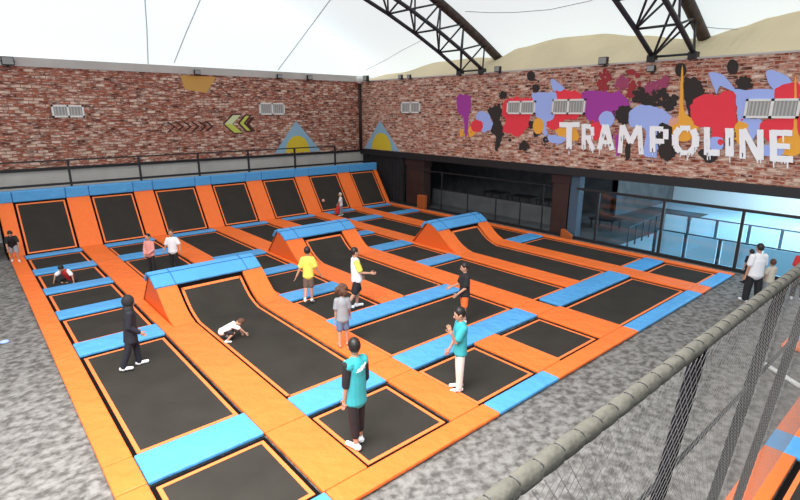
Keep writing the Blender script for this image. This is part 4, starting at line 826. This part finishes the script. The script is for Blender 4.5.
    for n in 'LR':
        sh, el, wr, hip, kn, an = J[n]
        if ln == 'short': vcap(b, hip, hip+(kn-hip)*.86, .047*k*wide+e2, .046*k+e2+lo)
        else:
            vcap(b, hip, kn, .046*k*wide+e2, .038*k+e2+lo); q = kn+(an-kn)*(.93 if ln == 'long' else .6); vcap(b, kn, q, .038*k+e2+lo, .027*k+e2+lo)
    link({'short': 'shorts', 'long': 'trousers', 'three': 'leggings'}[ln], remeshed(b, v*.9), bmn, root, True)
    # --- shoes / socks
    if cl.get('shoe'):
        for n in 'LR':
            an = J[n][5]; f = foot[n]; b = BM()
            vcap(b, an-Vector((0, 0, .014*k))-f*.022*k, an+f*.098*k-Vector((0, 0, .019*k)), .027*k, .0225*k, 12); vcap(b, an-Vector((0, 0, .02*k)), an+Vector((0, 0, .008*k)), .027*k, .026*k)
            link('shoe', remeshed(b, v*.7, 1), cl['shoe'], root, True)
    if cl.get('print'):
        b = BM(); c0 = chest-fw*(.060*k+e+.004)
        for i, (x0, x1, zz) in enumerate(((-.030, .050, .030), (-.040, .045, .012), (.0, .055, .046))):
            tube(b, [c0+rt2*x0*k+up*(zz-.012)*k+fw*.012*k, c0+rt2*(x0+x1)/2*k+up*zz*k, c0+rt2*x1*k+up*(zz+.012)*k+fw*.012*k], .0055*k, 5)
        link('back_print', b, 'shirt_white', topo)
    if cl.get('piping'):
        b = BM()
        for n in 'LR':
            sh = J[n][0]; s = -1 if n == 'L' else 1; el = J[n][1]; dd = (el-sh).normalized(); c = sh+dd*.010*k; r = .034*k+e
            a = dd.orthogonal().normalized(); q = dd.cross(a); P = [c+(a*math.cos(t*PI/8)+q*math.sin(t*PI/8))*r for t in range(17)]
            tube(b, P, .005*k, 5)
        link('armhole_piping', b, cl['piping'], topo)
    return root, J

person('person in black headscarf and black outfit striding right on the front left trampoline', 1.64, (2.06, 11.06), -12, -.066,
       dict(lean=4, head=(0, 6), armL=(-8, 8, 30, 0), armR=(-10, 6, 50, -5), legL=(10, 2, 2), legR=(-14, 2, -20)),
       dict(top=('navyfab', 'long'), bottom=('navyfab', 'long'), hair=('blackfab', 'hijab'), shoe='shirt_white', hem=.08, topname='jacket'), vox=.012, wide=1.0)
person('child in red shirt crouching low with arms spread on the left lane', 1.25, (2.12, 18.75), 232, -.066,
       dict(sit=1, lean=38, head=(0, 10), armL=(35, 45, 10, 12), armR=(35, 45, 10, 12), legL=(75, 48, 60, -60), legR=(75, 48, 60, -60)),
       dict(top=('redfab', 'short'), bottom=('blackfab', 'three'), sleeve='shirt_white'), hs=1.2)
person('child in black top and grey shorts stepping along the far left edge pad', 1.28, (1.0, 22.15), 265, 0,
       dict(lean=30, head=(0, 5), armL=(25, 15, 25, 0), armR=(20, 10, 30, 0), legL=(25, 4, -10), legR=(-5, 4, -25)),
       dict(top=('blackfab', 'short'), bottom=('greyfab', 'short'), shoe='shirt_white'), hs=1.15)
person('child in pink top and dark trousers standing behind the nearest ramp', 1.36, (4.36, 17.75), 215, -.066,
       dict(head=(0, 8), armL=(15, 12, 60, -20), armR=(10, 12, 40, -25), legL=(3, 4, 0), legR=(-3, 4, 0)),
       dict(top=('pink', 'long'), bottom=('blackfab', 'long'), hair=('hair', 'tied'), shoe='blackfab'), hs=1.12)
person('child in white T-shirt and black trousers standing right of the one in pink', 1.42, (5.05, 17.6), 240, -.066,
       dict(head=(0, 5), armL=(15, 28, 40, 10), armR=(-5, 22, 10, 20), legL=(2, 3, 0), legR=(-4, 3, -4)),
       dict(top=('shirt_white', 'short'), bottom=('blackfab', 'long'), hair=('hair_brown', 'tied'), shoe='shirt_white'), hs=1.12)
person('small child in white top bending down with hands on the nearest ramp trampoline', 1.04, (4.14, 11.05), -25, -.066,
       dict(lean=62, head=(0, 15), armL=(40, 6, 20, 0), armR=(66, 6, 40, 0), legL=(88, 10, -42), legR=(80, 14, -46)),
       dict(top=('shirt_white', 'short'), bottom=('blackfab', 'short'), hair=('hair_brown', 'short'), shoe='shirt_white'), hs=1.3)
person('child in yellow T-shirt seen from behind with arms out', 1.62, (6.78, 11.72), 52, -.066,
       dict(head=(0, 4), armL=(-10, 20, -10, 24), armR=(0, 20, 20, 24), legL=(-4, 1, -48), legR=(2, 0, 0, 0, 30)),
       dict(top=('yellow', 'short'), bottom=('brownfab', 'short'), shoe='shirt_white'), hs=1.05, wide=.86)
person('boy in white T-shirt with yellow sleeve and black shorts striding right', 1.75, (7.47, 10.62), -22, 0,
       dict(lean=-3, head=(0, 3), armL=(10, 8, 35, 0), armR=(18, 6, 84, 5), legL=(8, 3, -6), legR=(-12, 3, -34)),
       dict(top=('shirt_white', 'short'), sleeve='yellow', sleeve_side='R', bottom=('blackfab', 'short'), shoe='shoe', baggy=.01), hs=1.0)
person('child with curly brown hair, grey T-shirt and denim shorts seen from behind', 1.44, (5.99, 8.88), 62, 0,
       dict(head=(0, 8), armL=(0, 8, 5, 4), armR=(8, 10, 25, 6), legL=(-5, 3, -10), legR=(5, 3, 0)),
       dict(top=('greyfab', 'short'), bottom=('denim', 'short'), hair=('hair_brown', 'curly'), hem=.02), hs=1.1, vox=.011, wide=.88)
person('person in teal sleeveless vest over black shirt, back to camera on the front trampoline', 1.92, (4.17, 5.84), 92, -.066,
       dict(head=(25, 6), armL=(2, 6, 8, 2), armR=(2, 8, 14, 2), legL=(-5, 1, -7), legR=(5, 1, 0), toe=12),
       dict(top=('teal', 'half'), sleeve='blackfab', bottom=('blackfab', 'three'), shoe='shoe', hem=.05, topname='vest', print=1), vox=.011, wide=.86, hs=.98)
person('boy in black shirt and orange shorts standing behind the boy in teal', 1.62, (9.23, 8.13), 150, -.066,
       dict(head=(0, 8), armL=(10, 6, 55, 0), armR=(20, 6, 75, -10), legL=(4, 3, 0), legR=(-4, 3, 0)),
       dict(top=('blackfab', 'short'), bottom=('orangefab', 'short'), shoe='shirt_white'), hs=1.05)
person('boy in teal T-shirt and white trousers holding a hand to his face', 1.74, (6.70, 5.95), 150, -.066,
       dict(head=(0, 12), armL=(28, 2, 152, 8), armR=(10, 2, 30, -5), legL=(3, 1, 0), legR=(-2, 1, -2), handL=(0.1, .3, .9)),
       dict(top=('teal', 'short'), bottom=('cream_white', 'long'), shoe='shirt_white', hem=.015), vox=.011, hs=1.04, wide=.84)
person('small child in white and grey standing at the foot of the sloping wall', 1.2, (14.75, 21.7), 150, -.066,
       dict(head=(0, 8), armL=(20, 10, 20, 0), armR=(20, 8, 30, 0), legL=(6, 4, 0), legR=(-8, 4, -6)),
       dict(top=('shirt_white', 'short'), bottom=('greyfab', 'long'), hair=('cream', 'short'), shoe='shirt_white'), hs=1.15)
person('man in white polo shirt and loose black trousers walking on the grey carpet', 1.76, (16.66, 3.74), 55, FZ,
       dict(head=(0, 6), armL=(0, 10, 10, 4), armR=(6, 12, 16, 8), legL=(4, 5, 0), legR=(-4, 5, -6)),
       dict(top=('shirt_white', 'short'), bottom=('blackfab', 'long'), shoe='shirt_white', baggy=.014, hem=.0), wide=1.15)
person('small child in cream shirt holding hands beside the man in white', 1.22, (17.22, 3.52), 60, FZ,
       dict(head=(20, 0), armL=(0, 28, -10, 20), armR=(5, 8, 10, 0), legL=(3, 3, 0), legR=(-3, 3, 0)),
       dict(top=('cream', 'short'), bottom=('greyfab', 'short'), hair=('hair_brown', 'short'), shoe='shirt_white'), hs=1.2)
person('person in red top at the right edge above the foam rail', 1.60, (17.95, 2.95), 200, FZ,
       dict(head=(0, 6), armL=(8, 10, 20, 5), armR=(8, 10, 20, 5), legL=(3, 3, 0), legR=(-3, 3, 0)),
       dict(top=('redfab', 'short'), bottom=('blackfab', 'long'), shoe='shirt_white'))
person('dark haired child mostly hidden behind the man in the white polo', 1.12, (18.5, 4.38), 60, FZ,
       dict(head=(0, 0), armL=(3, 8, 8, 4), armR=(3, 8, 8, 4)),
       dict(top=('navyfab', 'short'), bottom=('blackfab', 'long'), shoe='blackfab'), hs=1.15)
b = BM(); vcap(b, (14.38, 21.55, .22), (14.42, 21.5, .42), .13, .10); tube(b, [(14.42, 21.5, .5), (14.5, 21.55, .66), (14.55, 21.6, .52)], .015, 5)
tag(link('bag', b, 'redfab', None, True), 'red bag held by the small child at the foot of the sloping wall', 'bag')

b = BM(); vell(b, (14.62, 23.20, .545), (.085, .085, .085)); tag(link('ball', b, 'p_pink', None, True), 'small pinkish ball against the sixth sloping wall trampoline', 'ball')
b = BM(); vell(b, (0.13, 14.42, FZ+.03), (.10, .08, .04)); vell(b, (0.0, 14.5, FZ+.03), (.06, .10, .03)); tag(link('cloth', remeshed(b, .015), 'p_blue', None, True), 'pale blue cloth lying on the grey carpet at the left edge', 'cloth')
# ---------------------------------------------------------------- light
w = bpy.data.worlds.new('World'); bpy.context.scene.world = w; w.use_nodes = True
bg = w.node_tree.nodes['Background']; bg.inputs[0].default_value = (.86, .93, 1, 1); bg.inputs[1].default_value = .8
def area(name, loc, size, power, rot=(0, 0, 0), color=(1, 1, 1)):
    l = bpy.data.lights.new(name, 'AREA'); l.shape = 'RECTANGLE'; l.size, l.size_y = size; l.energy = power; l.color = color
    o = bpy.data.objects.new(name, l); col.objects.link(o); o.location = loc; o.rotation_euler = rot; return o
area('near_left_fill', (-1, 4, 9.6), (8, 9), 3900, (0, 0, 0), (1, .98, .95))  # added fill below the roof, out of view, brightens the near left side
area('side_room_lamp', (24, 1.5, 3.1), (6, 8), 1250, (0, 0, 0), (.84, .95, 1))
area('side_room_lamp_far', (29, 4, 3.1), (6, 8), 750, (0, 0, 0), (.84, .95, 1))

sc = bpy.context.scene
sc.view_settings.view_transform = 'Standard'; sc.view_settings.look = 'None'; sc.view_settings.exposure = 0; sc.view_settings.gamma = 1
cam = bpy.data.cameras.new('camera'); co = bpy.data.objects.new('camera', cam); col.objects.link(co)
cam.sensor_width = 36; cam.lens = 506.7/800*36; cam.clip_end = 200; cam.clip_start = .05
yaw, pitch, roll = math.radians(40.917), math.radians(15.3), math.radians(.093)
F = Vector((math.sin(yaw)*math.cos(pitch), math.cos(yaw)*math.cos(pitch), -math.sin(pitch))); R = Vector((math.cos(yaw), -math.sin(yaw), 0)); U = R.cross(F)
R2 = R*math.cos(roll)+U*math.sin(roll); U2 = -R*math.sin(roll)+U*math.cos(roll)
mt = Matrix((R2, U2, -F)).transposed().to_4x4(); mt.translation = (0, 0, 5.2); co.matrix_world = mt
sc.camera = co
